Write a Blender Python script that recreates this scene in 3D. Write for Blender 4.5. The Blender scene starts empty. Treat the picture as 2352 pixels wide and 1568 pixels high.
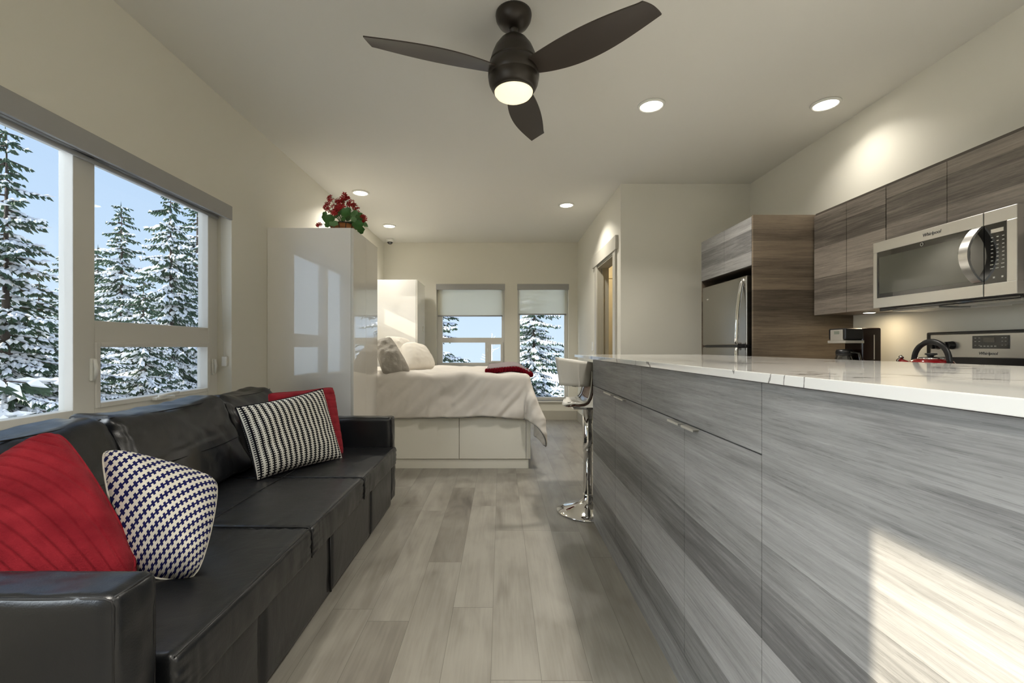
import bpy, bmesh, math, random
from mathutils import Vector, Matrix, noise
PI = math.pi
sc = bpy.context.scene
col = sc.collection
random.seed(7)

# ------------------------------------------------------------------ camera
H = 1.18
F = 1045.0
cam_d = bpy.data.cameras.new('camera')
cam_d.sensor_fit = 'HORIZONTAL'; cam_d.sensor_width = 36.0
cam_d.lens = F / 2352 * 36
cam_d.shift_x = 26 / 2352; cam_d.shift_y = 13 / 2352
cam_d.clip_start = 0.02; cam_d.clip_end = 500
cam = bpy.data.objects.new('camera', cam_d); col.objects.link(cam)
cam.location = (0, 0, H); cam.rotation_euler = (PI / 2, 0, 0)
sc.camera = cam

# ------------------------------------------------------------------ world, sun, exposure
sc.view_settings.view_transform = 'Standard'
sc.view_settings.look = 'None'
sc.view_settings.gamma = 1
sc.view_settings.use_curve_mapping = False
sc.view_settings.exposure = 0.06
sc.cycles.use_denoising = True
sc.cycles.max_bounces = 10
sc.cycles.diffuse_bounces = 6
sc.cycles.glossy_bounces = 5
sc.cycles.transparent_max_bounces = 12
sc.cycles.sample_clamp_indirect = 6
sc.cycles.caustics_reflective = False
sc.cycles.caustics_refractive = False

w = bpy.data.worlds.new('sky'); sc.world = w; w.use_nodes = True
nt = w.node_tree; nt.nodes.clear()
g = nt.nodes.new('ShaderNodeTexCoord'); s = nt.nodes.new('ShaderNodeSeparateXYZ')
r = nt.nodes.new('ShaderNodeValToRGB'); b = nt.nodes.new('ShaderNodeBackground'); o = nt.nodes.new('ShaderNodeOutputWorld')
r.color_ramp.elements[0].position = 0.0; r.color_ramp.elements[0].color = (0.64, 0.78, 0.93, 1)
r.color_ramp.elements[1].position = 0.75; r.color_ramp.elements[1].color = (0.36, 0.52, 0.86, 1)
e = r.color_ramp.elements.new(0.22); e.color = (0.53, 0.69, 0.91, 1)
nt.links.new(g.outputs['Generated'], s.inputs[0]); nt.links.new(s.outputs['Z'], r.inputs[0])
# brighter sky around the sun
dp = nt.nodes.new('ShaderNodeVectorMath'); dp.operation = 'DOT_PRODUCT'; dp.inputs[1].default_value = Vector((-1.0, -0.15, 0.465)).normalized()
mr = nt.nodes.new('ShaderNodeMapRange'); mr.interpolation_type = 'SMOOTHSTEP'; mr.inputs['From Min'].default_value = .76; mr.inputs['From Max'].default_value = 1.0; mr.inputs['To Max'].default_value = 17.0
sc_ = nt.nodes.new('ShaderNodeVectorMath'); sc_.operation = 'SCALE'; sc_.inputs[0].default_value = (.92, .96, 1.0)
ad = nt.nodes.new('ShaderNodeVectorMath'); ad.operation = 'ADD'
nt.links.new(g.outputs['Generated'], dp.inputs[0]); nt.links.new(dp.outputs['Value'], mr.inputs['Value']); nt.links.new(mr.outputs['Result'], sc_.inputs['Scale'])
nt.links.new(sc_.outputs[0], ad.inputs[0]); nt.links.new(r.outputs[0], ad.inputs[1])
nt.links.new(ad.outputs[0], b.inputs[0]); nt.links.new(b.outputs[0], o.inputs[0])
b.inputs[1].default_value = 1.12

sun_d = bpy.data.lights.new('sun', 'SUN'); sun_d.energy = 9.0; sun_d.angle = math.radians(0.53)
sun_d.color = (1.0, 0.86, 0.66)
sun = bpy.data.objects.new('sun', sun_d); col.objects.link(sun)
sun.rotation_euler = Vector((1.0, 0.15, -0.465)).to_track_quat('-Z', 'Y').to_euler()

LAMP_W = 20.0       # each recessed ceiling lamp

# ------------------------------------------------------------------ materials
def mat(name, color=(.8, .8, .8), rough=.5, metal=0, coat=0, coat_rough=.03, ior=1.5, spec=.5, bump=None, sheen=0, emit=None, estr=0, trans=0, alpha=1):
    m = bpy.data.materials.new(name); m.use_nodes = True
    n = m.node_tree; p = n.nodes['Principled BSDF']
    p.inputs['Base Color'].default_value = (*color, 1)
    p.inputs['Roughness'].default_value = rough
    p.inputs['Metallic'].default_value = metal
    p.inputs['IOR'].default_value = ior
    p.inputs['Specular IOR Level'].default_value = spec
    p.inputs['Coat Weight'].default_value = coat
    p.inputs['Coat Roughness'].default_value = coat_rough
    p.inputs['Sheen Weight'].default_value = sheen
    p.inputs['Transmission Weight'].default_value = trans
    p.inputs['Alpha'].default_value = alpha
    if emit:
        p.inputs['Emission Color'].default_value = (*emit, 1); p.inputs['Emission Strength'].default_value = estr
    if bump:
        sc_, st, dist = bump
        tc = n.nodes.new('ShaderNodeTexCoord'); no = n.nodes.new('ShaderNodeTexNoise'); bu = n.nodes.new('ShaderNodeBump')
        no.inputs['Scale'].default_value = sc_; no.inputs['Detail'].default_value = 4
        bu.inputs['Strength'].default_value = st; bu.inputs['Distance'].default_value = dist
        n.links.new(tc.outputs['Object'], no.inputs['Vector']); n.links.new(no.outputs['Fac'], bu.inputs['Height'])
        n.links.new(bu.outputs[0], p.inputs['Normal'])
    return m

def nodes(m): return m.node_tree.nodes, m.node_tree.links, m.node_tree.nodes['Principled BSDF']

def mth(N, L, op, a, b=None, c=None):
    x = N.new('ShaderNodeMath'); x.operation = op
    for i, v in enumerate((a, b, c)):
        if v is None: continue
        if isinstance(v, (int, float)): x.inputs[i].default_value = v
        else: L.new(v, x.inputs[i])
    return x.outputs[0]

def ramp(N, L, fac, stops):
    x = N.new('ShaderNodeValToRGB'); cr = x.color_ramp
    while len(cr.elements) < len(stops): cr.elements.new(.5)
    for el, (p, c) in zip(cr.elements, stops):
        el.position = p; el.color = (*c, 1)
    L.new(fac, x.inputs[0]); return x.outputs[0]

def wood_material(name, tint=(1, 1, 1), rough=.42, lo=.14, hi=.36):
    """wood-look laminate: horizontal boards with streaked grain"""
    m = mat(name, rough=rough, spec=.35); N, L, P = nodes(m)
    tc = N.new('ShaderNodeTexCoord'); sp = N.new('ShaderNodeSeparateXYZ'); L.new(tc.outputs['Object'], sp.inputs[0])
    u = mth(N, L, 'ADD', sp.outputs['X'], sp.outputs['Y']); z = sp.outputs['Z']
    zz = mth(N, L, 'ADD', z, mth(N, L, 'MULTIPLY', mth(N, L, 'SINE', mth(N, L, 'MULTIPLY', z, 19.0)), .022))
    band = mth(N, L, 'FLOOR', mth(N, L, 'MULTIPLY', zz, 8.2))
    wn = N.new('ShaderNodeTexWhiteNoise'); wn.noise_dimensions = '1D'; L.new(band, wn.inputs['W'])
    def grain(su, sz, det, dist):
        c = N.new('ShaderNodeCombineXYZ')
        L.new(mth(N, L, 'MULTIPLY', u, su), c.inputs[0]); L.new(mth(N, L, 'MULTIPLY', z, sz), c.inputs[1])
        L.new(mth(N, L, 'MULTIPLY', wn.outputs['Value'], 37.0), c.inputs[2])
        t = N.new('ShaderNodeTexNoise'); t.inputs['Scale'].default_value = 1; t.inputs['Detail'].default_value = det
        t.inputs['Distortion'].default_value = dist; L.new(c.outputs[0], t.inputs['Vector']); return t.outputs['Fac']
    g1 = grain(1.6, 16, 5, .8); g2 = grain(5, 130, 4, .3); g3 = grain(17, 480, 3, .2); pore = mth(N, L, 'MULTIPLY', mth(N, L, 'GREATER_THAN', g3, .60), .16)
    f = mth(N, L, 'ADD', mth(N, L, 'MULTIPLY', wn.outputs['Value'], .40), mth(N, L, 'MULTIPLY', g1, .62))
    f = mth(N, L, 'ADD', f, mth(N, L, 'MULTIPLY', g2, .55)); f = mth(N, L, 'ADD', f, mth(N, L, 'MULTIPLY', g3, .34))
    f = mth(N, L, 'SUBTRACT', f, pore); f = mth(N, L, 'SUBTRACT', f, .44)
    c = ramp(N, L, f, [(.0, tuple(lo * .40 * t for t in tint)), (.32, tuple(lo * t for t in tint)), (.52, tuple((lo + hi) / 2 * t for t in tint)), (.85, tuple(hi * 1.15 * t for t in tint))])
    L.new(c, P.inputs['Base Color'])
    bu = N.new('ShaderNodeBump'); bu.inputs['Strength'].default_value = .25; bu.inputs['Distance'].default_value = .002
    L.new(g2, bu.inputs['Height']); L.new(bu.outputs[0], P.inputs['Normal'])
    return m

M = {}
M['wall'] = mat('wall_paint', (.73, .71, .63), .75, spec=.2, bump=(220, .12, .002))
M['ceiling'] = mat('ceiling_paint', (.74, .73, .685), .8, spec=.2, bump=(180, .1, .002))
M['trim'] = mat('grey_trim_paint', (.47, .45, .39), .45)
M['vinyl'] = mat('window_vinyl', (.66, .65, .61), .38)
M['white_gloss'] = mat('high_gloss_white', (.95, .94, .92), .25, coat=1, coat_rough=.0, ior=1.6)
M['white_gloss'].node_tree.nodes['Principled BSDF'].inputs['Coat IOR'].default_value = 2.6
M['door_gloss'] = mat('high_gloss_beige_white', (.80, .78, .73), .2, coat=1, coat_rough=.0, ior=1.6)
M['door_gloss'].node_tree.nodes['Principled BSDF'].inputs['Coat IOR'].default_value = 2.2
M['white_matt'] = mat('white_lacquer', (.80, .78, .70), .4)
M['valance'] = mat('grey_valance', (.35, .35, .345), .5)
M['leather'] = mat('black_leather', (.007, .008, .010), .31, spec=.6, bump=(260, .22, .002))
def creases(m):
    N, L, P = nodes(m); tc = N.new('ShaderNodeTexCoord'); mp = N.new('ShaderNodeMapping'); mp.inputs['Scale'].default_value = (4, 6, 4)
    no = N.new('ShaderNodeTexNoise'); no.inputs['Scale'].default_value = 1; no.inputs['Detail'].default_value = 4; no.inputs['Distortion'].default_value = 1.2
    bu = N.new('ShaderNodeBump'); bu.inputs['Strength'].default_value = .30; bu.inputs['Distance'].default_value = .012
    L.new(tc.outputs['Object'], mp.inputs[0]); L.new(mp.outputs[0], no.inputs['Vector']); L.new(no.outputs['Fac'], bu.inputs['Height'])
    old = [n for n in N if n.type == 'BUMP' and n != bu][0]; L.new(bu.outputs[0], old.inputs['Normal'])
creases(M['leather'])
M['leather_dark'] = mat('black_leather_stitching', (.006, .006, .007), .5)
M['black_plastic'] = mat('black_plastic', (.012, .012, .013), .35)
M['black_gloss'] = mat('black_gloss', (.008, .008, .008), .08, coat=1)
M['bronze'] = mat('oil_rubbed_bronze', (.030, .024, .018), .38, metal=.35, spec=.6)
M['blade'] = mat('dark_walnut_blade', (.040, .030, .023), .42, bump=(40, .1, .002))
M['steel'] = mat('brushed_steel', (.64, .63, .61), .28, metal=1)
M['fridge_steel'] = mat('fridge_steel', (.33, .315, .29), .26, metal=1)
M['chrome'] = mat('chrome', (.78, .78, .78), .04, metal=1)
M['chrome_dull'] = mat('satin_nickel', (.62, .60, .55), .30, metal=.55)
M['quilt'] = mat('duvet_cotton', (.70, .66, .61), .9, spec=.15, sheen=.2, bump=(900, .1, .001))
def cloth_creases(m, sc1, st, dist):
    N, L, P = nodes(m); tc = N.new('ShaderNodeTexCoord'); no = N.new('ShaderNodeTexNoise'); no.inputs['Scale'].default_value = sc1; no.inputs['Detail'].default_value = 2.5; no.inputs['Distortion'].default_value = .5
    bu = N.new('ShaderNodeBump'); bu.inputs['Strength'].default_value = st; bu.inputs['Distance'].default_value = dist
    L.new(tc.outputs['Object'], no.inputs['Vector']); L.new(no.outputs['Fac'], bu.inputs['Height']); L.new(bu.outputs[0], P.inputs['Normal'])
cloth_creases(M['quilt'], 4.0, .4, .03)
M['hem'] = mat('grey_piping', (.20, .20, .20), .9)
M['sheet'] = mat('white_cotton', (.78, .74, .67), .9, spec=.1, bump=(500, .1, .001))
M['grey_pillow'] = mat('grey_ruched_cotton', (.40, .375, .335), .9, spec=.1, bump=(60, .6, .01))
M['walnut'] = mat('walnut_veneer', (.055, .018, .008), .22, coat=.6)
M['white_leather'] = mat('cream_leatherette', (.62, .60, .55), .42)
M['snow'] = mat('snow', (.86, .88, .92), .85, spec=.1)
M['bark'] = mat('spruce_bark', (.055, .042, .035), .9)
M['needle'] = mat('spruce_needles', (.050, .085, .055), .8, spec=.15)
M['flower'] = mat('red_petals', (.40, .010, .012), .6)
M['leaf'] = mat('geranium_leaf', (.05, .16, .03), .5)
M['leaf2'] = mat('geranium_leaf_pale', (.15, .30, .12), .5)
M['terracotta'] = mat('coir_basket', (.38, .15, .05), .8, bump=(80, .5, .005))
M['red_enamel'] = mat('red_enamel', (.20, .006, .008), .12, coat=1)
M['curtain'] = mat('cream_curtain', (.66, .60, .47), .8)
M['yellow_wall'] = mat('warm_bathroom_paint', (.72, .62, .40), .8)
M['taupe'] = mat('taupe_jamb', (.33, .31, .25), .6)
M['grey_cap'] = mat('dark_cabinet_edge', (.09, .075, .06), .5)
M['wood'] = wood_material('grey_wood_laminate', (1.0, .985, .97), lo=.13, hi=.30)
M['wood_lamp_tint'] = wood_material('laminate_lamp_tinted', (1.10, .86, .62), lo=.07, hi=.165)  # same laminate as the island, warm lamp light put into the tint
M['lens'] = mat('lamp_lens', (1, 1, 1), emit=(1, .93, .80), estr=14)
M['fan_lens'] = mat('fan_lamp_glass', (1, .95, .8), .3, emit=(1, .86, .56), estr=0.9)
M['puck'] = mat('under_cabinet_lens', (1, 1, 1), emit=(1, .90, .70), estr=10)
M['white_plastic'] = mat('white_plastic', (.78, .78, .74), .4)
M['lcd'] = mat('lcd_display', (.20, .22, .18), .3)
M['display'] = mat('display_glass', (.05, .05, .045), .15)
M['mark'] = mat('printed_marks', (.45, .44, .40), .5)
M['logo'] = mat('printed_logo', (.10, .10, .10), .5)

# glass: clear pane (transparent with a little mirror)
def pane_material():
    m = bpy.data.materials.new('window_glass'); m.use_nodes = True; N = m.node_tree.nodes; L = m.node_tree.links; N.clear()
    o = N.new('ShaderNodeOutputMaterial'); mx = N.new('ShaderNodeMixShader'); t = N.new('ShaderNodeBsdfTransparent'); gl = N.new('ShaderNodeBsdfGlossy')
    lw = N.new('ShaderNodeLayerWeight'); lw.inputs[0].default_value = .5; fr = N.new('ShaderNodeMapRange'); fr.inputs['To Min'].default_value = .015; fr.inputs['To Max'].default_value = .9; pw = N.new('ShaderNodeMath'); pw.operation = 'POWER'; pw.inputs[1].default_value = 5; L.new(lw.outputs['Facing'], pw.inputs[0]); L.new(pw.outputs[0], fr.inputs['Value'])
    t.inputs[0].default_value = (.97, .985, .98, 1); gl.inputs['Roughness'].default_value = 0
    L.new(fr.outputs[0], mx.inputs[0]); L.new(t.outputs[0], mx.inputs[1]); L.new(gl.outputs[0], mx.inputs[2]); L.new(mx.outputs[0], o.inputs[0]); return m
M['glass'] = pane_material()

def shade_material():
    m = bpy.data.materials.new('roller_shade_fabric'); m.use_nodes = True; N = m.node_tree.nodes; L = m.node_tree.links; N.clear()
    o = N.new('ShaderNodeOutputMaterial'); a = N.new('ShaderNodeMixShader'); c = N.new('ShaderNodeMixShader')
    d = N.new('ShaderNodeBsdfDiffuse'); tl = N.new('ShaderNodeBsdfTranslucent'); t = N.new('ShaderNodeBsdfTransparent')
    d.inputs[0].default_value = (.62, .60, .52, 1); tl.inputs[0].default_value = (.95, .92, .76, 1); t.inputs[0].default_value = (.9, .9, .9, 1)
    a.inputs[0].default_value = .5; L.new(d.outputs[0], a.inputs[1]); L.new(tl.outputs[0], a.inputs[2])
    c.inputs[0].default_value = .26; L.new(a.outputs[0], c.inputs[1]); L.new(t.outputs[0], c.inputs[2]); L.new(c.outputs[0], o.inputs[0]); return m
M['shade'] = shade_material()

def quartz():
    m = mat('white_quartz', (.8, .79, .76), .05, spec=.5, ior=1.75); N, L, P = nodes(m)
    tc = N.new('ShaderNodeTexCoord')
    a = N.new('ShaderNodeTexNoise'); a.inputs['Scale'].default_value = 1.7; a.inputs['Detail'].default_value = 6; a.inputs['Distortion'].default_value = 1.4
    L.new(tc.outputs['Object'], a.inputs['Vector'])
    v = mth(N, L, 'ABSOLUTE', mth(N, L, 'SUBTRACT', a.outputs['Fac'], .5))
    b2 = N.new('ShaderNodeTexNoise'); b2.inputs['Scale'].default_value = 2.3; L.new(tc.outputs['Object'], b2.inputs['Vector'])
    msk = mth(N, L, 'MULTIPLY', mth(N, L, 'GREATER_THAN', b2.outputs['Fac'], .46), mth(N, L, 'LESS_THAN', v, .008))
    mix = N.new('ShaderNodeMix'); mix.data_type = 'RGBA'
    L.new(msk, mix.inputs[0]); mix.inputs[6].default_value = (.70, .69, .66, 1); mix.inputs[7].default_value = (.26, .25, .24, 1)
    L.new(mix.outputs[2], P.inputs['Base Color']); return m
M['quartz'] = quartz()

def floor_material():
    m = mat('grey_vinyl_plank', rough=.40, spec=.5); N, L, P = nodes(m)
    at = N.new('ShaderNodeAttribute'); at.attribute_name = 'tone'; uv = N.new('ShaderNodeUVMap'); uv.uv_map = 'UVMap'
    sp = N.new('ShaderNodeSeparateXYZ'); L.new(uv.outputs[0], sp.inputs[0])
    tone = at.outputs['Fac']
    tc = N.new('ShaderNodeTexCoord'); s3 = N.new('ShaderNodeSeparateXYZ'); L.new(tc.outputs['Object'], s3.inputs[0])
    def grain(sx, sy, det, dist):
        c = N.new('ShaderNodeCombineXYZ')
        L.new(mth(N, L, 'MULTIPLY', s3.outputs['X'], sx), c.inputs[0]); L.new(mth(N, L, 'MULTIPLY', s3.outputs['Y'], sy), c.inputs[1])
        L.new(mth(N, L, 'MULTIPLY', tone, 61.0), c.inputs[2])
        t = N.new('ShaderNodeTexNoise'); t.inputs['Scale'].default_value = 1; t.inputs['Detail'].default_value = det; t.inputs['Distortion'].default_value = dist
        L.new(c.outputs[0], t.inputs['Vector']); return t.outputs['Fac']
    g1 = grain(9, 1.6, 5, 1.0); g2 = grain(90, 4, 4, .4); g3 = grain(5, 3, 3, .5)
    f = mth(N, L, 'ADD', mth(N, L, 'MULTIPLY', tone, .42), mth(N, L, 'MULTIPLY', g1, .42))
    f = mth(N, L, 'ADD', f, mth(N, L, 'MULTIPLY', g2, .30)); kn = mth(N, L, 'POWER', grain(6, 2.2, 2, .6), 5.0); f = mth(N, L, 'ADD', f, mth(N, L, 'MULTIPLY', g3, .30)); f = mth(N, L, 'SUBTRACT', f, mth(N, L, 'MULTIPLY', kn, 1.1)); f = mth(N, L, 'SUBTRACT', f, .23)
    c = ramp(N, L, f, [(.0, (.09, .08, .068)), (.30, (.19, .175, .15)), (.55, (.285, .27, .235)), (.9, (.36, .345, .305))])
    # joints
    ex = mth(N, L, 'MINIMUM', sp.outputs['X'], mth(N, L, 'SUBTRACT', 1, sp.outputs['X']))
    ey = mth(N, L, 'MINIMUM', sp.outputs['Y'], mth(N, L, 'SUBTRACT', 1, sp.outputs['Y']))
    j = mth(N, L, 'MAXIMUM', mth(N, L, 'LESS_THAN', ex, .006), mth(N, L, 'LESS_THAN', ey, .0012))
    mix = N.new('ShaderNodeMix'); mix.data_type = 'RGBA'; L.new(mth(N, L, 'MULTIPLY', j, .55), mix.inputs[0]); L.new(c, mix.inputs[6]); mix.inputs[7].default_value = (.07, .065, .055, 1)
    L.new(mix.outputs[2], P.inputs['Base Color'])
    L.new(mth(N, L, 'ADD', .30, mth(N, L, 'MULTIPLY', g2, .25)), P.inputs['Roughness'])
    bu = N.new('ShaderNodeBump'); bu.inputs['Strength'].default_value = .2; bu.inputs['Distance'].default_value = .002
    L.new(g2, bu.inputs['Height']); L.new(bu.outputs[0], P.inputs['Normal']); return m
M['floor'] = floor_material()

def fur_material():
    m = mat('red_faux_fur', (.33, .016, .022), .9, spec=.1, sheen=.12); N, L, P = nodes(m)
    P.inputs['Sheen Tint'].default_value = (1, .45, .45, 1)
    tc = N.new('ShaderNodeTexCoord'); a = N.new('ShaderNodeTexNoise'); a.inputs['Scale'].default_value = 9; a.inputs['Detail'].default_value = 8
    L.new(tc.outputs['Object'], a.inputs['Vector'])
    c = ramp(N, L, a.outputs['Fac'], [(.3, (.18, .009, .017)), (.7, (.31, .022, .034))]); L.new(c, P.inputs['Base Color'])
    bb = N.new('ShaderNodeTexNoise'); bb.inputs['Scale'].default_value = 260; L.new(tc.outputs['Object'], bb.inputs['Vector'])
    bu = N.new('ShaderNodeBump'); bu.inputs['Strength'].default_value = .5; bu.inputs['Distance'].default_value = .004
    L.new(bb.outputs['Fac'], bu.inputs['Height']); L.new(bu.outputs[0], P.inputs['Normal']); return m
M['fur'] = fur_material()
def weave(name, dark, light, P_, Q_, n):
    m = mat(name, rough=.85, spec=.1, bump=(300, .3, .002)); N, L, Pb = nodes(m)
    uv = N.new('ShaderNodeUVMap'); uv.uv_map = 'UVMap'; sp = N.new('ShaderNodeSeparateXYZ'); L.new(uv.outputs[0], sp.inputs[0]); u, v = sp.outputs['X'], sp.outputs['Y']
    def lin(c): return mth(N, L, 'ADD', mth(N, L, 'MULTIPLY', u, c[0]), mth(N, L, 'MULTIPLY', v, c[1]))
    fp = mth(N, L, 'FRACT', mth(N, L, 'ADD', lin(P_), 100.0)); fq = mth(N, L, 'MULTIPLY', mth(N, L, 'FRACT', mth(N, L, 'ADD', lin(Q_), 100.0)), float(n))
    aq = mth(N, L, 'ABSOLUTE', mth(N, L, 'SUBTRACT', fq, n / 2))
    line = mth(N, L, 'LESS_THAN', aq, .62); side = mth(N, L, 'LESS_THAN', aq, 1.75 if n == 5 else 2.0)
    d = mth(N, L, 'MAXIMUM', line, mth(N, L, 'MULTIPLY', side, mth(N, L, 'LESS_THAN', fp, .52)))
    mix = N.new('ShaderNodeMix'); mix.data_type = 'RGBA'; L.new(d, mix.inputs[0]); mix.inputs[6].default_value = (*light, 1); mix.inputs[7].default_value = (*dark, 1); L.new(mix.outputs[2], Pb.inputs['Base Color']); return m
M['weave_navy'] = weave('navy_and_ivory_weave', (.010, .012, .080), (.66, .64, .57), (208 / 12.5, -104 / 12.5), (182 / 18.5, 221 / 18.5), 6)
M['weave_black'] = weave('black_and_ivory_weave', (.008, .008, .012), (.66, .65, .60), (0, 34), (17.3, 0), 5)
M['navy'] = mat('navy_weave', (.010, .012, .075), .85, spec=.1)
M['ivory'] = mat('ivory_weave', (.68, .66, .60), .85, spec=.1)
M['black_weave'] = mat('black_weave', (.010, .010, .014), .85, spec=.1)
M['knit_red'] = mat('crimson_knit', (.13, .004, .010), .95, spec=.05, bump=(150, .8, .006))
M['knit_grey'] = mat('grey_knit', (.27, .23, .235), .95, spec=.05, bump=(150, .6, .006))

# ------------------------------------------------------------------ mesh building
class MB:
    def __init__(s): s.v = []; s.f = []; s.mi = []; s.smooth = []; s.uv = None
    def add(s, vs, fs, mi=0, smooth=False):
        k = len(s.v); s.v += [tuple(p) for p in vs]
        for f in fs: s.f.append(tuple(i + k for i in f)); s.mi.append(mi); s.smooth.append(smooth)
        return s
    def bm(s, b, mi=0, smooth=False):
        b.verts.ensure_lookup_table(); b.verts.index_update()
        s.add([v.co[:] for v in b.verts], [[v.index for v in f.verts] for f in b.faces], mi, smooth); b.free(); return s
    def box(s, x0, x1, y0, y1, z0, z1, bev=0, mi=0, seg=2, rot=None, pivot=None):
        b = bmesh.new(); bmesh.ops.create_cube(b, size=1)
        for v in b.verts: v.co = Vector(((x0 + x1) / 2 + v.co.x * abs(x1 - x0), (y0 + y1) / 2 + v.co.y * abs(y1 - y0), (z0 + z1) / 2 + v.co.z * abs(z1 - z0)))
        if bev > 0:
            bev = min(bev, .45 * min(abs(x1 - x0), abs(y1 - y0), abs(z1 - z0)))
            bmesh.ops.bevel(b, geom=list(b.edges), offset=bev, segments=seg, profile=.6, affect='EDGES')
        if rot is not None:
            c = Vector(pivot) if pivot else Vector(((x0 + x1) / 2, (y0 + y1) / 2, (z0 + z1) / 2))
            for v in b.verts: v.co = c + rot @ (v.co - c)
        return s.bm(b, mi)
    def tube(s, pts, rad, n=10, mi=0, cap=True, flat=None):
        pts = [Vector(p) for p in pts]; m = len(pts); rs = rad if isinstance(rad, (list, tuple)) else [rad] * m
        vs = []; fs = []; up = None
        for i, p in enumerate(pts):
            t = (pts[min(i + 1, m - 1)] - pts[max(i - 1, 0)]).normalized()
            if up is None:
                up = Vector((0, 0, 1)) if abs(t.z) < .9 else Vector((1, 0, 0))
            a = t.cross(up)
            if a.length < 1e-5: a = t.cross(Vector((0, 1, 0)))
            a.normalize(); c = a.cross(t).normalized(); up = c
            fa, fc = flat if flat else (1, 1)
            for k in range(n):
                an = 2 * PI * k / n; vs.append(p + a * math.cos(an) * rs[i] * fa + c * math.sin(an) * rs[i] * fc)
        for i in range(m - 1):
            for k in range(n): fs.append((i * n + k, i * n + (k + 1) % n, (i + 1) * n + (k + 1) % n, (i + 1) * n + k))
        if cap: fs.append(tuple(range(n))[::-1]); fs.append(tuple((m - 1) * n + k for k in range(n)))
        return s.add(vs, fs, mi, True)
    def lathe(s, cx, cy, prof, n=40, mi=0, axis='z'):
        vs = []; fs = []
        for (rr, z) in prof:
            for k in range(n):
                a = 2 * PI * k / n
                vs.append((cx + rr * math.cos(a), cy + rr * math.sin(a), z))
        for i in range(len(prof) - 1):
            for k in range(n): fs.append((i * n + k, i * n + (k + 1) % n, (i + 1) * n + (k + 1) % n, (i + 1) * n + k))
        if prof[0][0] > 1e-4: fs.append(tuple(range(n))[::-1])
        if prof[-1][0] > 1e-4: fs.append(tuple((len(prof) - 1) * n + k for k in range(n)))
        return s.add(vs, fs, mi, True)
    def grid(s, fn, nu, nv, mi=0, smooth=True, close_u=False, mif=None):
        vs = [fn(i / nu, j / nv) for j in range(nv + 1) for i in range(nu + 1)]
        k = len(s.v); s.v += [tuple(p) for p in vs]
        for j in range(nv):
            for i in range(nu):
                a = j * (nu + 1) + i
                s.f.append((k + a, k + a + 1, k + a + nu + 2, k + a + nu + 1)); s.mi.append(mif(i, j) if mif else mi); s.smooth.append(smooth)
        return s
    def soft(s, x0, x1, y0, y1, z0, z1, r=.04, bulge=(0, 0, 0), n=14, wr=0, wf=6, seed=0, mi=0, warp=None):
        """soft rounded upholstery block; bulge = how far the x, y, z faces swell"""
        b = bmesh.new(); bmesh.ops.create_cube(b, size=2)
        bmesh.ops.subdivide_edges(b, edges=list(b.edges), cuts=n, use_grid_fill=True)
        hx, hy, hz = (x1 - x0) / 2, (y1 - y0) / 2, (z1 - z0) / 2; c = Vector(((x0 + x1) / 2, (y0 + y1) / 2, (z0 + z1) / 2)); rr = min(r, hx * .98, hy * .98, hz * .98)
        def rem(t, h):   # crowd the grid lines towards the edges
            return math.copysign(abs(t) ** .75, t) * h
        for v in b.verts:
            q = v.co.copy(); p = Vector((rem(q.x, hx), rem(q.y, hy), rem(q.z, hz)))
            i = Vector((max(-hx + rr, min(hx - rr, p.x)), max(-hy + rr, min(hy - rr, p.y)), max(-hz + rr, min(hz - rr, p.z))))
            d = p - i; d = d.normalized() * rr if d.length > 1e-6 else Vector()
            p = i + d
            u, v_, w_ = p.x / hx, p.y / hy, p.z / hz
            if bulge[0]: p.x += math.copysign(bulge[0] * abs(u) * (1 - v_ ** 2) * (1 - w_ ** 2), u)
            if bulge[1]: p.y += math.copysign(bulge[1] * abs(v_) * (1 - u ** 2) * (1 - w_ ** 2), v_)
            if bulge[2]: p.z += math.copysign(bulge[2] * abs(w_) * (1 - u ** 2) * (1 - v_ ** 2), w_)
            if wr:
                k = noise.noise(Vector((p.x * wf + seed, p.y * wf, p.z * wf))) + .5 * noise.noise(Vector((p.x * wf * 2.3, p.y * wf * 2.3 + seed, p.z * wf * 2.3)))
                p += p.normalized() * k * wr
            p = p + c
            if warp: p = warp(p)
            v.co = p
        return s.bm(b, mi, True)
    def build(s, name, mats, parent=None, kind=None, label=None, cat=None, group=None):
        base = W(parent) if parent else Vector((0, 0, 0))
        me = bpy.data.meshes.new(name); me.from_pydata([(p[0] - base.x, p[1] - base.y, p[2] - base.z) for p in s.v], [], s.f)
        for m_ in (mats if isinstance(mats, (list, tuple)) else [mats]): me.materials.append(m_)
        me.polygons.foreach_set('material_index', s.mi); me.polygons.foreach_set('use_smooth', s.smooth); me.update()
        if s.uv:
            ul = me.uv_layers.new(name='UVMap'); ul.data.foreach_set('uv', [c for lp in me.loops for c in s.uv[lp.vertex_index]])
        ob = bpy.data.objects.new(name, me); col.objects.link(ob)
        if parent: ob.parent = parent
        tag(ob, label, cat, group, kind); return ob

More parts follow.
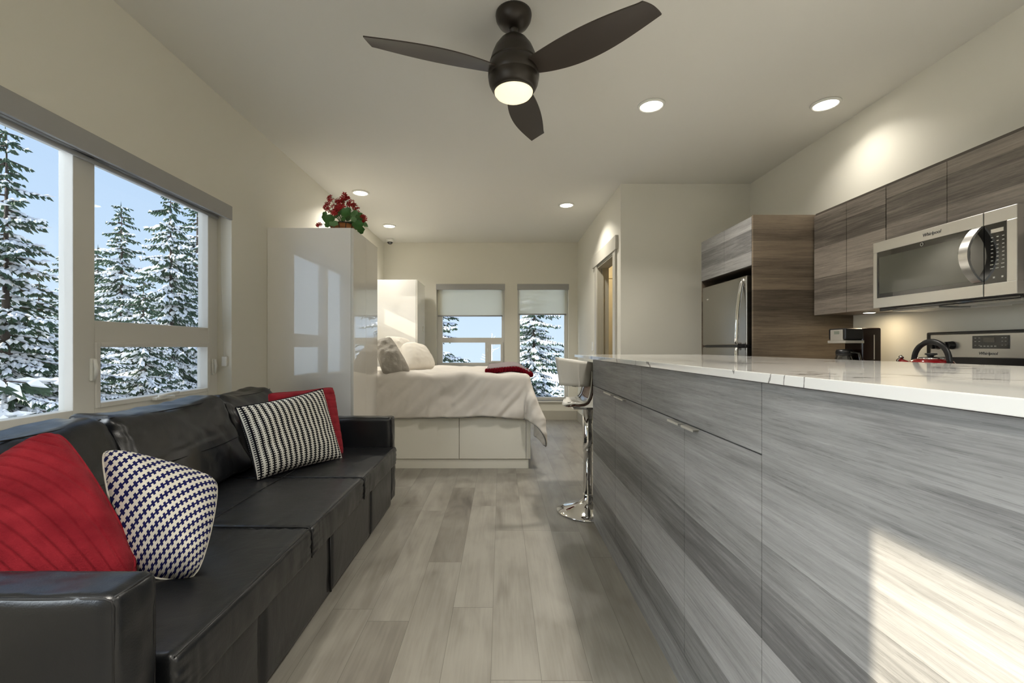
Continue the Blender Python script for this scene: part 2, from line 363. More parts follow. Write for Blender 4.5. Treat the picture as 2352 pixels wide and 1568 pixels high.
def W(o):
    p = Vector((0, 0, 0))
    while o is not None: p += o.location; o = o.parent
    return p
def tag(o, label=None, cat=None, group=None, kind=None):
    if label: o['label'] = label
    if cat: o['category'] = cat
    if group: o['group'] = group
    if kind: o['kind'] = kind
def thing(name, loc, label, cat, group=None, kind=None):
    o = bpy.data.objects.new(name, None); o.empty_display_size = .1; col.objects.link(o); o.location = loc; tag(o, label, cat, group, kind); return o
def struct(name, loc=(0, 0, 0)):
    o = bpy.data.objects.new(name, None); o.empty_display_size = .1; col.objects.link(o); o.location = loc; o['kind'] = 'structure'; return o
def copy_tree(o, parent=None):
    c = o.copy(); col.objects.link(c); c.parent = parent
    for ch in list(o.children): copy_tree(ch, c)
    return c
def auto_smooth(o, ang=40):
    me = o.data
    me.polygons.foreach_set('use_smooth', [True] * len(me.polygons)); 
    try: me.set_sharp_from_angle(angle=math.radians(ang))
    except Exception: pass
    return o
def text(name, s, size, loc, rot, m, parent, ext=.0006):
    c = bpy.data.curves.new(name, 'FONT'); c.body = s; c.size = size; c.extrude = ext; c.align_x = 'CENTER'; c.align_y = 'CENTER'; c.shear = .25
    tmp = bpy.data.objects.new(name + '_curve', c); me = bpy.data.meshes.new_from_object(tmp); bpy.data.objects.remove(tmp)
    me.materials.clear(); me.materials.append(m); o = bpy.data.objects.new(name, me); col.objects.link(o); o.parent = parent; o.location = Vector(loc) - W(parent); o.rotation_euler = rot; return o
def PX(px, py, Y): return Vector(((px - 1150) * Y / F, Y, H - (py - 797) * Y / F))
def seat_pt(px, py, z):
    Y = (H - z) * F / (py - 797); return PX(px, py, Y)

# ------------------------------------------------------------------ room shell
XL, XR, XB, YF, YA, YB, HC = -1.90, 2.60, 1.25, 7.40, 4.74, -2.6, 2.88
T = .2
def wall_x(name, xa, xb, y0, y1, z0, z1, holes, m=None):
    """wall lying in a plane of constant x, with rectangular openings (ya, yb, za, zb)"""
    ys = sorted({y0, y1, *[h[0] for h in holes], *[h[1] for h in holes]}); zs = sorted({z0, z1, *[h[2] for h in holes], *[h[3] for h in holes]})
    mb = MB()
    for i in range(len(ys) - 1):
        for j in range(len(zs) - 1):
            cy, cz = (ys[i] + ys[i + 1]) / 2, (zs[j] + zs[j + 1]) / 2
            if any(h[0] < cy < h[1] and h[2] < cz < h[3] for h in holes): continue
            mb.box(xa, xb, ys[i], ys[i + 1], zs[j], zs[j + 1])
    return mb.build(name, m or M['wall'], kind='structure')
def wall_y(name, ya, yb, x0, x1, z0, z1, holes, m=None):
    xs = sorted({x0, x1, *[h[0] for h in holes], *[h[1] for h in holes]}); zs = sorted({z0, z1, *[h[2] for h in holes], *[h[3] for h in holes]})
    mb = MB()
    for i in range(len(xs) - 1):
        for j in range(len(zs) - 1):
            cx, cz = (xs[i] + xs[i + 1]) / 2, (zs[j] + zs[j + 1]) / 2
            if any(h[0] < cx < h[1] and h[2] < cz < h[3] for h in holes): continue
            mb.box(xs[i], xs[i + 1], ya, yb, zs[j], zs[j + 1])
    return mb.build(name, m or M['wall'], kind='structure')

LW = [(1.45, 3.213, .845, 2.17), (-1.75, .415, .845, 2.17), (4.50, 5.10, 1.62, 1.96), (6.10, 6.535, 1.62, 1.96)]
wall_x('wall_left', XL - T, XL, YB, YF, 0, HC, LW)
WA = (-1.045, .065, .88, 2.20); WB = (.275, 1.105, .31, 2.20)
wall_y('wall_far', YF, YF + T, XL - T, XR + T, 0, HC, [WA, WB])
DOOR = (5.02, 5.86, 0, 2.21)
wall_x('wall_bathroom', XB, XB + .13, YA, YF, 0, HC, [DOOR])
wall_y('wall_alcove', YA, YA + .12, XB + .13, XR, 0, HC, [])
wall_x('wall_right', XR, XR + T, YB, YF, 0, HC, [])
wall_y('wall_back', YB - T, YB, XL - T, XR + T, 0, HC, [])
MB().box(XL - T, XR + T, YB - T, YF + T, HC, HC + .2).build('ceiling', M['ceiling'], kind='structure')

# plank floor: every plank a quad with its own tone
def make_floor():
    x0, x1, y0, y1 = XL - .1, XR + .1, YB - .1, YF + .1
    me = bpy.data.meshes.new('floor'); vs = []; fs = []; tones = []; uvs = []
    rnd = random.Random(21); wv = .18; k0 = math.floor((x0 + .395) / wv); k = k0
    while -.395 + k * wv < x1:
        xa = -.395 + k * wv; y = y0 - rnd.uniform(0, 1.3)
        if k == 0: y = 2.50 - 1.32 * 4
        if k == -1: y = .64 - 1.32 * 3 - .0
        while y < y1:
            tone = rnd.choice([.48, .52, .56, .58, .6, .62, .66]) + rnd.uniform(-.04, .04)
            if k == 0: tone = .58
            if k == 0 and abs(y - 2.50) < .01: tone = .12
            if k == -1 and abs(y - .64) < .01: tone = .12
            L_ = 1.32
            i = len(vs); vs += [(xa, y, 0), (xa + wv, y, 0), (xa + wv, y + L_, 0), (xa, y + L_, 0)]; fs.append((i, i + 1, i + 2, i + 3)); tones.append(tone); uvs += [(0, 0), (1, 0), (1, 1), (0, 1)]
            y += L_
        k += 1
    me.from_pydata(vs, [], fs); ul = me.uv_layers.new(name='UVMap')
    for i, u in enumerate(uvs): ul.data[i].uv = u
    at = me.attributes.new('tone', 'FLOAT', 'FACE'); at.data.foreach_set('value', tones)
    me.materials.append(M['floor']); ob = bpy.data.objects.new('floor', me); col.objects.link(ob); ob['kind'] = 'structure'
make_floor()

# baseboards
MB().box(-1.19, XB, YF - .016, YF, 0, .15, .003).build('baseboard_far', M['trim'], kind='structure')
MB().box(XB - .016, XB, 5.97, YF - .016, 0, .15, .003).box(XB - .016, XB, YA, 4.90, 0, .15, .003).build('baseboard_bathroom', M['trim'], kind='structure')
MB().box(XB, 1.85, YA - .016, YA, 0, .15, .003).build('baseboard_alcove', M['trim'], kind='structure')
MB().box(XL, XL + .016, YB, 3.69, 0, .15, .003).build('baseboard_left', M['trim'], kind='structure')

# bathroom door opening: casing, jamb
tr = struct('trim_1', (XB, 5.4, 0))
MB().box(XB - .03, XB + .0, 4.84, 6.09, 2.225, 2.375, .003).build('head_casing', M['trim'], tr)
MB().box(XB - .02, XB, 5.86, 5.97, 0, 2.225, .003).build('side_casing', M['trim'], tr)
MB().box(XB - .02, XB, 4.90, 5.01, 0, 2.225, .003).build('side_casing', M['trim'], tr)
MB().box(XB - .008, XB + .138, 5.84, 5.86, 0, 2.21).box(XB - .008, XB + .138, 5.02, 5.04, 0, 2.21).box(XB - .008, XB + .138, 5.04, 5.84, 2.19, 2.21).box(XB + .05, XB + .07, 5.825, 5.84, 0, 2.19).build('door_jamb', M['taupe'], tr)
MB().box(2.2, 2.22, YA + .12, YF, 0, HC).build('wall_bathroom_inner', M['yellow_wall'], kind='structure')

# ------------------------------------------------------------------ windows
def window_left():
    root = struct('window_1', (-2.0, 2.0, .845))
    xf, xb = -2.0, -2.07
    y0, y1, z0, z1 = 1.45, 3.213, .845, 2.17
    m = MB()
    m.box(xb, xf, 3.11, y1, z0, z1, .004); m.box(xb, xf, y0, 1.55, z0, z1, .004); m.box(xb, xf, 2.128, 2.242, z0, z1, .004)
    m.box(xb, xf, 1.55, 2.128, z0, .884, .004); m.box(xb, xf, 2.242, 3.11, z0, .90, .004); m.box(xb, xf, 1.55, 3.11, 2.10, z1, .004)
    m.box(xb, xf, 2.242, 3.11, 1.18, 1.312, .004)
    m.build('window_frame', M['vinyl'], root)
    s_ = MB(); s_.box(xb + .005, xf + .008, 2.242, 2.267, .878, 1.205, .004); s_.box(xb + .005, xf + .008, 3.094, 3.118, .878, 1.205, .004); s_.box(xb + .005, xf + .008, 2.267, 3.094, .878, .903, .004); s_.box(xb + .005, xf + .008, 2.267, 3.094, 1.18, 1.205, .004)
    s_.build('awning_sash', M['vinyl'], root)
    MB().box(-2.043, -2.039, 1.54, 2.14, .87, 2.12).build('pane', M['glass'], root)
    MB().box(-2.043, -2.039, 2.23, 3.12, 1.30, 2.12).build('pane', M['glass'], root)
    MB().box(-2.043, -2.039, 2.255, 3.10, .89, 1.19).build('pane', M['glass'], root)
    for yy, zc in ((2.222, 1.075), (3.155, 1.05)):
        MB().box(xf, xf + .014, yy - .012, yy + .012, zc - .06, zc + .05, .005).tube([(xf + .018, yy, zc + .045), (xf + .026, yy, zc), (xf + .020, yy, zc - .05)], [.008, .009, .006]).build('latch_handle', M['white_plastic'], root)
    MB().box(xf + .002, xf + .035, 2.60, 2.75, .876, .893, .006).tube([(xf + .03, 2.62, .896), (xf + .045, 2.68, .904), (xf + .035, 2.76, .907), (xf + .03, 2.78, .905)], [.008, .008, .007, .009]).build('crank_handle', M['white_plastic'], root)
    MB().box(-2.0, -1.885, 1.45, 3.213, .832, .846, .004).build('sill', M['vinyl'], root)
    # shade
    sh = thing('roller_shade', (-1.9, 2.0, 2.17), 'rolled up grey roller shade with flat valance above the sofa window', 'window shade')
    MB().box(-1.912, -1.894, 1.45, 3.213, 2.075, 2.172, .002).build('valance', M['valance'], sh)
    MB().tube([(-1.965, 1.47, 2.125), (-1.965, 3.18, 2.125)], .030, 20).build('roller_tube', M['valance'], sh)
    MB().tube([(-1.972, 1.48, 2.078), (-1.972, 3.165, 2.078)], .011, 10, flat=(1, 1)).build('hem_bar', M['valance'], sh)
    MB().tube([(-1.955, 3.185, 2.10), (-1.955, 3.19, 1.60), (-1.945, 3.2, 1.10)], .0012, 5).build('bead_chain', M['white_plastic'], sh)
    MB().box(-1.962, -1.925, 3.192, 3.213, 1.045, 1.115, .006).build('chain_tensioner', M['white_plastic'], sh)
window_left()

def simple_window_x(n, hole, mull=()):
    y0, y1, z0, z1 = hole; root = struct('window_%d' % n, (-2.0, (y0 + y1) / 2, z0)); m = MB()
    xf, xb = -2.0, -2.07; t = .045
    m.box(xb, xf, y0, y0 + t, z0, z1).box(xb, xf, y1 - t, y1, z0, z1).box(xb, xf, y0 + t, y1 - t, z0, z0 + t).box(xb, xf, y0 + t, y1 - t, z1 - t, z1)
    for yy in mull: m.box(xb, xf, yy - .05, yy + .05, z0 + t, z1 - t)
    m.build('window_frame', M['vinyl'], root); MB().box(-2.043, -2.039, y0 + .03, y1 - .03, z0 + .03, z1 - .03).build('pane', M['glass'], root)
simple_window_x(4, LW[1]); simple_window_x(5, LW[2]); simple_window_x(6, LW[3], (6.23,))

def window_far_a():
    x0, x1, z0, z1 = WA; root = struct('window_2', (0, YF, z0)); yf, yb = YF + .07, YF + .13
    m = MB(); t = .05
    m.box(x0, x0 + t + .04, yf, yb, z0, z1, .003).box(x1 - t, x1, yf, yb, z0, z1, .003).box(x0 + t + .04, x1 - t, yf, yb, z0, .925, .003).box(x0 + t + .04, x1 - t, yf, yb, z1 - t, z1, .003)
    m.box(x0 + t + .04, x1 - t, yf, yb, 1.255, 1.335, .003); m.box(-.255, -.19, yf - .004, yb, .925, 1.255, .003)
    m.build('window_frame', M['vinyl'], root)
    s_ = MB(); s_.box(-.195, -.155, yf - .010, yf + .03, .925, 1.26, .003).box(.0, .04, yf - .010, yf + .03, .925, 1.26, .003).box(-.155, 0, yf - .010, yf + .03, .925, .955, .003).box(-.155, 0, yf - .010, yf + .03, 1.225, 1.26, .003).build('sliding_sash', M['vinyl'], root)
    MB().box(x0 + .03, x1 - .03, yf + .035, yf + .039, .9, 2.16).build('pane', M['glass'], root)
    MB().box(-.225, -.21, yf - .02, yf - .004, 1.10, 1.16, .004).build('latch_handle', M['white_plastic'], root)
    MB().box(x0 - .01, x1 + .01, YF - .03, yf, z0 - .02, z0 + .0, .003).build('sill', M['vinyl'], root)
def window_far_b():
    x0, x1, z0, z1 = WB; root = struct('window_3', (.7, YF, z0)); yf, yb = YF + .07, YF + .13
    m = MB(); t = .04
    m.box(x0, x0 + t, yf, yb, z0, z1, .003).box(x1 - t - .02, x1, yf, yb, z0, z1, .003).box(x0 + t, x1 - t, yf, yb, z0, z0 + .05, .003).box(x0 + t, x1 - t, yf, yb, z1 - t, z1, .003)
    m.build('window_frame', M['vinyl'], root)
    MB().box(x0 + .02, x1 - .02, yf + .035, yf + .039, z0 + .02, z1 - .02).build('pane', M['glass'], root)
    MB().box(x0 - .01, x1 + .01, YF - .03, yf, z0 - .025, z0 + .0, .003).build('sill', M['vinyl'], root)
window_far_a(); window_far_b()
for (x0, x1, zb, lab) in ((WA[0], WA[1], 1.69, 'pale roller shade half lowered over the wider bedroom window beside the white cabinet'), (WB[0], WB[1], 1.715, 'pale roller shade half lowered over the tall narrow bedroom window')):
    sh = thing('roller_shade', ((x0 + x1) / 2, YF, 2.2), lab, 'window shade')
    MB().box(x0 - .005, x1 + .005, YF - .012, YF + .01, 2.112, 2.206, .002).build('valance', M['valance'], sh)
    MB().box(x0 + .02, x1 - .035, YF + .032, YF + .034, zb + .01, 2.15).build('shade_fabric', M['shade'], sh)
    MB().tube([(x0 + .02, YF + .033, zb), (x1 - .035, YF + .033, zb)], .011, 8).build('hem_bar', M['valance'], sh)
    MB().tube([(x0 + .02, YF + .045, 2.16), (x1 - .035, YF + .045, 2.16)], .022, 14).build('roller_tube', M['valance'], sh)

# ------------------------------------------------------------------ recessed lamps
def downlight(x, y, label, power=1.0, first=[None]):
    if first[0] is None:
        o = thing('recessed_ceiling_light', (x, y, HC), label, 'ceiling light', 'round recessed lights in the ceiling')
        MB().lathe(x, y, [(.074, HC - .003), (.078, HC - .014), (.090, HC - .010), (.093, HC - .0005)], 48).build('trim_ring', M['white_plastic'], o)
        MB().lathe(x, y, [(.0, HC - .0095), (.073, HC - .0095), (.073, HC - .001)], 48).build('lens', M['lens'], o)
        ld = bpy.data.lights.new('downlight_lamp', 'AREA'); ld.shape = 'DISK'; ld.size = .14; ld.energy = LAMP_W; ld.color = (1, .945, .85); ld.spread = math.radians(128)
        l = bpy.data.objects.new('downlight_lamp', ld); col.objects.link(l); l.parent = o; l.location = (0, 0, -.018)
        first[0] = o
    else:
        o = copy_tree(first[0]); o.location = (x, y, HC); o['label'] = label
        if power != 1.0:
            for ch in o.children:
                if ch.type == 'LIGHT': ch.data = ch.data.copy(); ch.data.energy = LAMP_W * power
    return o
downlight(1.058, 3.195, 'round recessed light in ceiling over kitchen island right of the fan')
downlight(2.27, 3.178, 'round recessed light in ceiling nearest the upper kitchen cabinets', .22)
downlight(-1.54, 5.00, 'round recessed light in ceiling just right of the flower basket', .5)
downlight(.785, 5.43, 'round recessed light in ceiling over the foot of the bed', .75)
downlight(-1.56, 6.367, 'round recessed light in ceiling nearest the dome camera', .6)
downlight(1.06, .9, 'added unseen round recessed light in ceiling above the near end of the island')  # this and the next lamps are added out of view to brighten the room
downlight(2.27, .9, 'added unseen round recessed light in ceiling over the near kitchen counter', .5)
downlight(-1.0, -.4, 'added unseen round recessed light in ceiling behind the sofa end', 1.7)  # added behind the camera, lifts the faces turned towards it
downlight(.9, -1.4, 'added unseen round recessed light in ceiling at the back of the room', 1.4)  # added behind the camera as extra fill

# bathroom lamp (the room behind the door is lit)
bl = bpy.data.lights.new('bathroom_lamp', 'POINT'); bl.energy = 16; bl.color = (1, .80, .50); bl.shadow_soft_size = .1
blo = bpy.data.objects.new('bathroom_lamp', bl); col.objects.link(blo); blo.location = (1.8, 6.3, 2.6)

# ------------------------------------------------------------------ ceiling fan
def fan():
    cx, cy = .066, 2.32
    o = thing('ceiling_fan', (cx, cy, HC), 'dark bronze three blade ceiling fan with a glowing round lamp', 'ceiling fan')
    MB().lathe(cx, cy, [(.090, HC), (.092, HC - .012), (.088, HC - .035), (.074, HC - .058), (.050, HC - .074), (.028, HC - .080), (.0, HC - .080)], 40).build('canopy', M['bronze'], o)
    MB().lathe(cx, cy, [(.0, 2.812), (.014, 2.810), (.022, 2.800), (.022, 2.792), (.012, 2.785), (.0115, 2.74), (.0, 2.74)], 24).build('downrod', M['bronze'], o)
    MB().lathe(cx, cy, [(.0, 2.772), (.018, 2.771), (.040, 2.762), (.070, 2.738), (.094, 2.705), (.110, 2.668), (.120, 2.632), (.122, 2.628), (.118, 2.625), (.118, 2.622), (.124, 2.618), (.130, 2.58), (.130, 2.555), (.127, 2.553), (.127, 2.549), (.129, 2.545), (.124, 2.52), (.112, 2.495), (.104, 2.487), (.0, 2.487)], 56).build('motor_housing', M['bronze'], o)
    MB().lathe(cx, cy, [(.105, 2.492), (.1035, 2.482), (.098, 2.478), (.098, 2.490)], 56).build('lamp_ring', M['bronze'], o)
    MB().lathe(cx, cy, [(.098, 2.486), (.097, 2.474), (.088, 2.462), (.066, 2.449), (.036, 2.441), (.0, 2.438)], 56).build('lamp_glass', M['fan_lens'], o)
    R_ = .722; prof = []
    # outline: s along the radius, straight edge (-y) and curved edge (+y)
    def edge_lo(s_): return -.040 - .022 * math.sin(PI * min(1, s_ * 1.05))
    def edge_hi(s_): return .050 + .062 * math.sin(PI * (s_ ** .85) * .93) - .012 * s_
    for k, ang in enumerate((75, 199.5, 320.5)):
        a = math.radians(ang); m = MB(); n = 28
        def P(u, v, top):
            r1 = .105; sR = r1 + (R_ - r1) * u
            lo, hi = edge_lo(u), edge_hi(u); y = lo + (hi - lo) * v
            # slanted tip
            sR += (v - .5) * .045 * u ** 6 - .006 * u ** 8 * (2 * v - 1) ** 2
            z = 2.575 - math.tan(math.radians(13)) * y + (.003 if top else -.003) + .004 * math.sin(PI * v)
            return (cx + sR * math.cos(a) - y * math.sin(a), cy + sR * math.sin(a) + y * math.cos(a), z)
        m.grid(lambda u, v: P(u, v, True), n, 8); m.grid(lambda u, v: P(u, 1 - v, False), n, 8)
        for vv in (0, 1):
            m.grid(lambda u, w_, vv=vv: tuple(Vector(P(u, vv, True)).lerp(Vector(P(u, vv, False)), w_ if vv == 0 else w_)), n, 1)
        m.grid(lambda v, w_: tuple(Vector(P(1, v, True)).lerp(Vector(P(1, v, False)), w_)), 8, 1)
        m.build('blade', M['blade'], o)
fan()

# dome camera
o = thing('dome_camera', (-1.74, 7.15, HC), 'small white dome security camera in the far left ceiling corner', 'security camera')
MB().lathe(-1.74, 7.15, [(.058, HC), (.060, HC - .02), (.052, HC - .045), (.046, HC - .050), (.0, HC - .050)], 28).build('housing', M['white_plastic'], o)
MB().lathe(-1.74, 7.15, [(.045, HC - .049), (.042, HC - .066), (.026, HC - .082), (.0, HC - .088)], 28).build('dome', M['black_gloss'], o)

# switch and outlet plates on the bathroom wall
o = thing('light_switch', (XB, 6.18, 1.2), 'white light switch plate on wall left of bathroom door', 'light switch')
MB().box(XB - .006, XB, 6.13, 6.21, 1.13, 1.25, .002).build('plate', M['white_plastic'], o); MB().box(XB - .010, XB - .005, 6.155, 6.185, 1.16, 1.22, .002).build('rocker', M['white_plastic'], o)
o = thing('outlet', (XB, 6.9, .3), 'white outlet plate low on wall behind the bar stool', 'outlet')
MB().box(XB - .006, XB, 6.86, 6.94, .25, .37, .002).build('plate', M['white_plastic'], o); MB().box(XB - .009, XB - .005, 6.885, 6.915, .27, .30, .002).box(XB - .009, XB - .005, 6.885, 6.915, .32, .35, .002).build('socket', M['white_plastic'], o)

# bathroom curtain
o = thing('shower_curtain', (1.95, 6.6, 0), 'cream curtain hanging gathered inside the bathroom doorway', 'curtain')
def curt(u, v):
    y = 6.25 + u * 1.05; z = .25 + 1.95 * v
    pinch = .25 + .75 * abs(v - .35)
    return (1.93 + .045 * math.sin(u * 34 + v * 2.5) * (1 - .3 * v) + .03 * math.sin(u * 13 + 1), 6.2 + (y - 6.2) * (.8 + .2 * pinch), z)
MB().grid(curt, 90, 20).build('curtain_cloth', M['curtain'], o)
MB().tube([(1.93, YF, 2.22), (1.93, 6.1, 2.22)], .012).build('curtain_rod', M['chrome'], o)
MB().grid(lambda u, v: (XB + .36 + .02 * math.sin(v * 9) + .03 * math.sin(u * 18) , 5.93 + u * .30, .9 + 1.2 * v), 30, 20).tube([(XB+.13, 6.1, 2.1), (XB + .36, 6.08, 2.1)], .01).build('hanging_towel', M['curtain'], label='cream towel hanging on a hook seen through the bathroom doorway', cat='towel')

# ------------------------------------------------------------------ wardrobes
def wardrobe(y0, y1, label, seams):
    x1 = -1.197; z1 = 2.15; o = thing('wardrobe', (-1.54, (y0 + y1) / 2, 0), label, 'wardrobe')
    MB().box(XL + .002, x1 - .022, y0, y1, 0, z1, .0015).build('carcass', M['white_gloss'], o)
    ed = [y0] + seams + [y1]
    for i in range(len(ed) - 1):
        d = MB().box(x1 - .020, x1, ed[i] + .0015, ed[i + 1] - .0015, .012, z1 - .002, .001).build('door', M['door_gloss'], o)
        if y0 > 5: MB().box(x1, x1 + .014, 7.0 - .006, 7.0 + .006, 1.42, 1.50, .002).build('handle', M['chrome_dull'], d)
    return o
wardrobe(3.70, 4.42, 'tall glossy white wardrobe beside the sofa with the flower basket on top', [4.04])
wardrobe(6.54, 7.19, 'glossy white wardrobe in the far corner beyond the bed pillows', [])

# ------------------------------------------------------------------ flower basket
def flower_basket():
    bx, by, bz = -1.335, 3.86, 2.15; rnd = random.Random(4)
    o = thing('flower_basket', (bx, by, bz), 'basket of red flowers and round green leaves on top of the tall wardrobe', 'flower basket')
    m = MB(); prof = [(.0, bz + .0), (.075, bz + .001), (.098, bz + .03), (.11, bz + .06), (.105, bz + .06), (.0, bz + .05)]
    m.lathe(bx, by, prof, 32); m.build('basket', M['terracotta'], o)
    m = MB()
    for k in range(12):
        a = k * PI / 6; m.tube([(bx + .077 * math.cos(a), by + .077 * math.sin(a), bz + .002), (bx + .101 * math.cos(a), by + .101 * math.sin(a), bz + .03), (bx + .113 * math.cos(a), by + .113 * math.sin(a), bz + .062)], .003, 6)
    m.tube([(bx + .113 * math.cos(a * PI / 16), by + .113 * math.sin(a * PI / 16), bz + .062) for a in range(33)], .004, 6); m.build('wire_frame', M['black_plastic'], o)
    def leaf(c, nrm, r_, mt):
        nrm = Vector(nrm).normalized(); a = nrm.orthogonal().normalized(); b_ = nrm.cross(a); c = Vector(c); mb = MB(); rings = 4; n = 18; rot = rnd.uniform(0, 6)
        vs = [c]; fs = []
        for i in range(1, rings + 1):
            for k in range(n):
                an = 2 * PI * k / n; rr = r_ * i / rings * (1 + (.10 * math.cos(an * 6 + rot) if i == rings else 0)); notch = 1 - .35 * math.exp(-((an - PI) / .25) ** 2)
                cup = .28 * r_ * (i / rings) ** 2 + .05 * r_ * math.sin(an * 5 + rot) * (i / rings)
                vs.append(c + (a * math.cos(an + rot) + b_ * math.sin(an + rot)) * rr * notch + nrm * cup)
        for k in range(n): fs.append((0, 1 + k, 1 + (k + 1) % n))
        for i in range(rings - 1):
            for k in range(n): fs.append((1 + i * n + k, 1 + (i + 1) * n + k, 1 + (i + 1) * n + (k + 1) % n, 1 + i * n + (k + 1) % n))
        mb.add(vs, fs, 0, True)
        base = Vector((bx, by, bz + .06)); mb.tube([base.lerp(c, .2), base.lerp(c, .6) - Vector((0, 0, .0)), c], .0022, 5)
        mb.build('leaf', mt, o)
    # leaves given as pixel positions spread around the basket
    for (px, py, dy, r_) in ((797, 488, -.12, .046), (815, 492, -.10, .034), (757, 505, -.10, .046), (748, 496, -.04, .038), (767, 515, -.14, .036), (773, 497, -.08, .028), (824, 498, .0, .040), (822, 516, -.05, .046), (826, 527, .02, .040), (812, 505, -.12, .026), (789, 503, -.12, .02), (832, 508, .06, .034), (780, 492, .02, .036), (800, 499, .05, .04), (760, 512, .08, .04), (828, 534, .06, .028), (752, 517, -.12, .022), (806, 518, .10, .04), (783, 482, .06, .034), (838, 517, .08, .028)):
        p = PX(px, py, by + dy); leaf(p, (rnd.uniform(-.5, .5) + (px - 790) * .008, -1, rnd.uniform(.0, .8)), r_, M['leaf'] if rnd.random() < .7 else M['leaf2'])
    def flower(c, r_):
        mb = MB(); c = Vector(c)
        for q in range(7):
            cc = c + Vector((rnd.uniform(-1, 1), rnd.uniform(-1, 1), rnd.uniform(-1, 1))) * r_ * .6
            nrm = (cc - c + Vector((0, -.02, .006))).normalized(); a = nrm.orthogonal().normalized(); b_ = nrm.cross(a); ro = rnd.uniform(0, 6)
            for k in range(5):
                an = ro + k * 2 * PI / 5; d = a * math.cos(an) + b_ * math.sin(an); t = nrm.cross(d); rr = r_ * .80
                mb.add([cc, cc + d * rr * .5 + t * rr * .26 + nrm * .004, cc + d * rr + nrm * .002 + t * rr * .05, cc + d * rr * .5 - t * rr * .26 + nrm * .004], [(0, 1, 2, 3)])
        base = Vector((bx, by, bz + .05)); mb2 = MB().tube([base, base.lerp(c, .5) + Vector((0, 0, .02)), c], .002, 5)
        f = mb.build('flower', M['flower'], o); mb2.build('stem', M['leaf'], o)
    for (px, py, dy, r_) in ((762, 458, -.04, .034), (754, 466, 0, .026), (788, 452, 0, .034), (798, 458, .03, .026), (778, 466, -.06, .036), (784, 473, -.10, .036), (771, 478, -.12, .036), (752, 480, -.08, .026), (767, 487, -.13, .030), (806, 466, .0, .036), (815, 474, .03, .030), (776, 461, .05, .03), (835, 500, -.02, .028), (831, 506, .04, .022), (733, 515, -.09, .024), (748, 475, .03, .022), (820, 482, .05, .024), (790, 462, .08, .03)):
        flower(PX(px, py, by + dy), r_)
flower_basket()

# ------------------------------------------------------------------ bed
def bed():
    o = thing('storage_bed', (-.8, 5.2, 0), 'white storage bed base with drawers standing between the two wardrobes', 'bed')
    MB().box(-1.88, .27, 4.45, 5.98, .02, .50, .002).build('bed_base', M['white_matt'], o)
    MB().box(-1.195, .272, 4.432, 4.45, 0, .088, .001).build('plinth', M['white_matt'], o)
    for (xa, xb) in ((-1.17, -.405), (-.400, .245)):
        d = MB().box(xa, xb, 4.42, 4.45, .095, .50, .002).build('drawer_front', M['white_matt'], o)
        MB().box((xa + xb) / 2 - .03 - (.02 if xa < -1 else 0), (xa + xb) / 2 + .03 - (.02 if xa < -1 else 0), 4.412, 4.421, .488, .495, .001).build('pull', M['chrome_dull'], d)
    MB().box(.248, .29, 4.42, 6.0, .095, .50, .002).build('end_panel', M['white_matt'], o)
    MB().soft(-1.86, .27, 4.44, 5.97, .50, .87, .05, n=10).build('mattress', M['sheet'], o)
    MB().box(-1.885, -1.80, 4.45, 6.45, .1, 1.14, .01).build('headboard', M['trim'], o)
bed()

def duvet():
    XA, XB_, YA_, YB_ = -1.72, .235, 4.475, 5.97; TOP = .905; R = .055
    def prof(d, R=R, flare=.05):       # hanging profile: distance beyond the edge -> (out, down)
        q = R * PI / 2
        if d < q: return R * math.sin(d / R), R * (1 - math.cos(d / R))
        e = d - q; return R + flare * min(1, e / .35), R + e
    def fn(u, v):
        a = u * (XB_ - XA + .62) + XA; bq = YA_ - .44 + v * (YB_ - YA_ + .44 + .44)
        da = max(0, a - XB_); db = YA_ - bq if bq < YA_ else (bq - YB_ if bq > YB_ else 0); sg = -1 if bq < YA_ else 1
        x, y = min(a, XB_), min(max(bq, YA_), YB_)
        if da > 0 and db > 0:
            dist = math.hypot(da, db); th = math.atan2(db, da); o_, dn = prof(min(dist, .70), flare=.05 + .13 * math.sin(2 * th) ** 2)
            x += o_ * math.cos(th); y += sg * o_ * math.sin(th); z = TOP - dn
        else:
            d = max(da, db); o_, dn = prof(d, flare=.10 if da > 0 else .03); z = TOP - dn
            if da > 0: x += o_
            elif db > 0: y += sg * o_
        # cloth folds
        hang = min(1, (da + db) / .25)
        p = Vector((a * 2.2 + bq * 1.2, bq * 2.4, 3.1))
        n1 = noise.noise(p * 1.6); n2 = noise.noise(Vector((a * 7 + bq * 5.0, bq * 2.2, 9)))
        z += (.012 * n1 + .016 * n2) * (1 - hang) + .016 * n1
        if db > 0:
            f = noise.noise(Vector((a * 5.5 + db * 4.5, db * 2.4, 5))) * .045 + (abs(noise.noise(Vector((a * 9 + db * 8, db * 2.5, 1)))) - .2) * -.040 + noise.noise(Vector((a * 20 + db * 9, db * 9, 1))) * .010
            y += sg * (f * hang + .006)
        if da > 0: x += (noise.noise(Vector((bq * 5.5, da * 3, 2))) * .03) * hang
        # puff along near edge at the pillows
        if a < -.85 and bq < 5.2: z += .03 * min(1, (-.85 - a) / .3) * max(0, 1 - abs(bq - 4.55) * 2.2)
        z += .015 * math.sin(min(1, max(0, (a + 1.2) / 1.4)) * PI)
        return (x, y, z)
    m = MB(); m.grid(fn, 190, 150)
    o = m.build('duvet', M['quilt'], label='rumpled off-white duvet spread over the storage bed and hanging at its corner', cat='duvet')
    so = o.modifiers.new('thick', 'SOLIDIFY'); so.thickness = .02; so.offset = 0
    h = MB(); pts = [Vector(fn(i / 150, 0)) for i in range(151)] + [Vector(fn(1, j / 60)) for j in range(1, 61)]
    h.tube(pts, .006, 6).build('piping', M['hem'], o)
duvet()

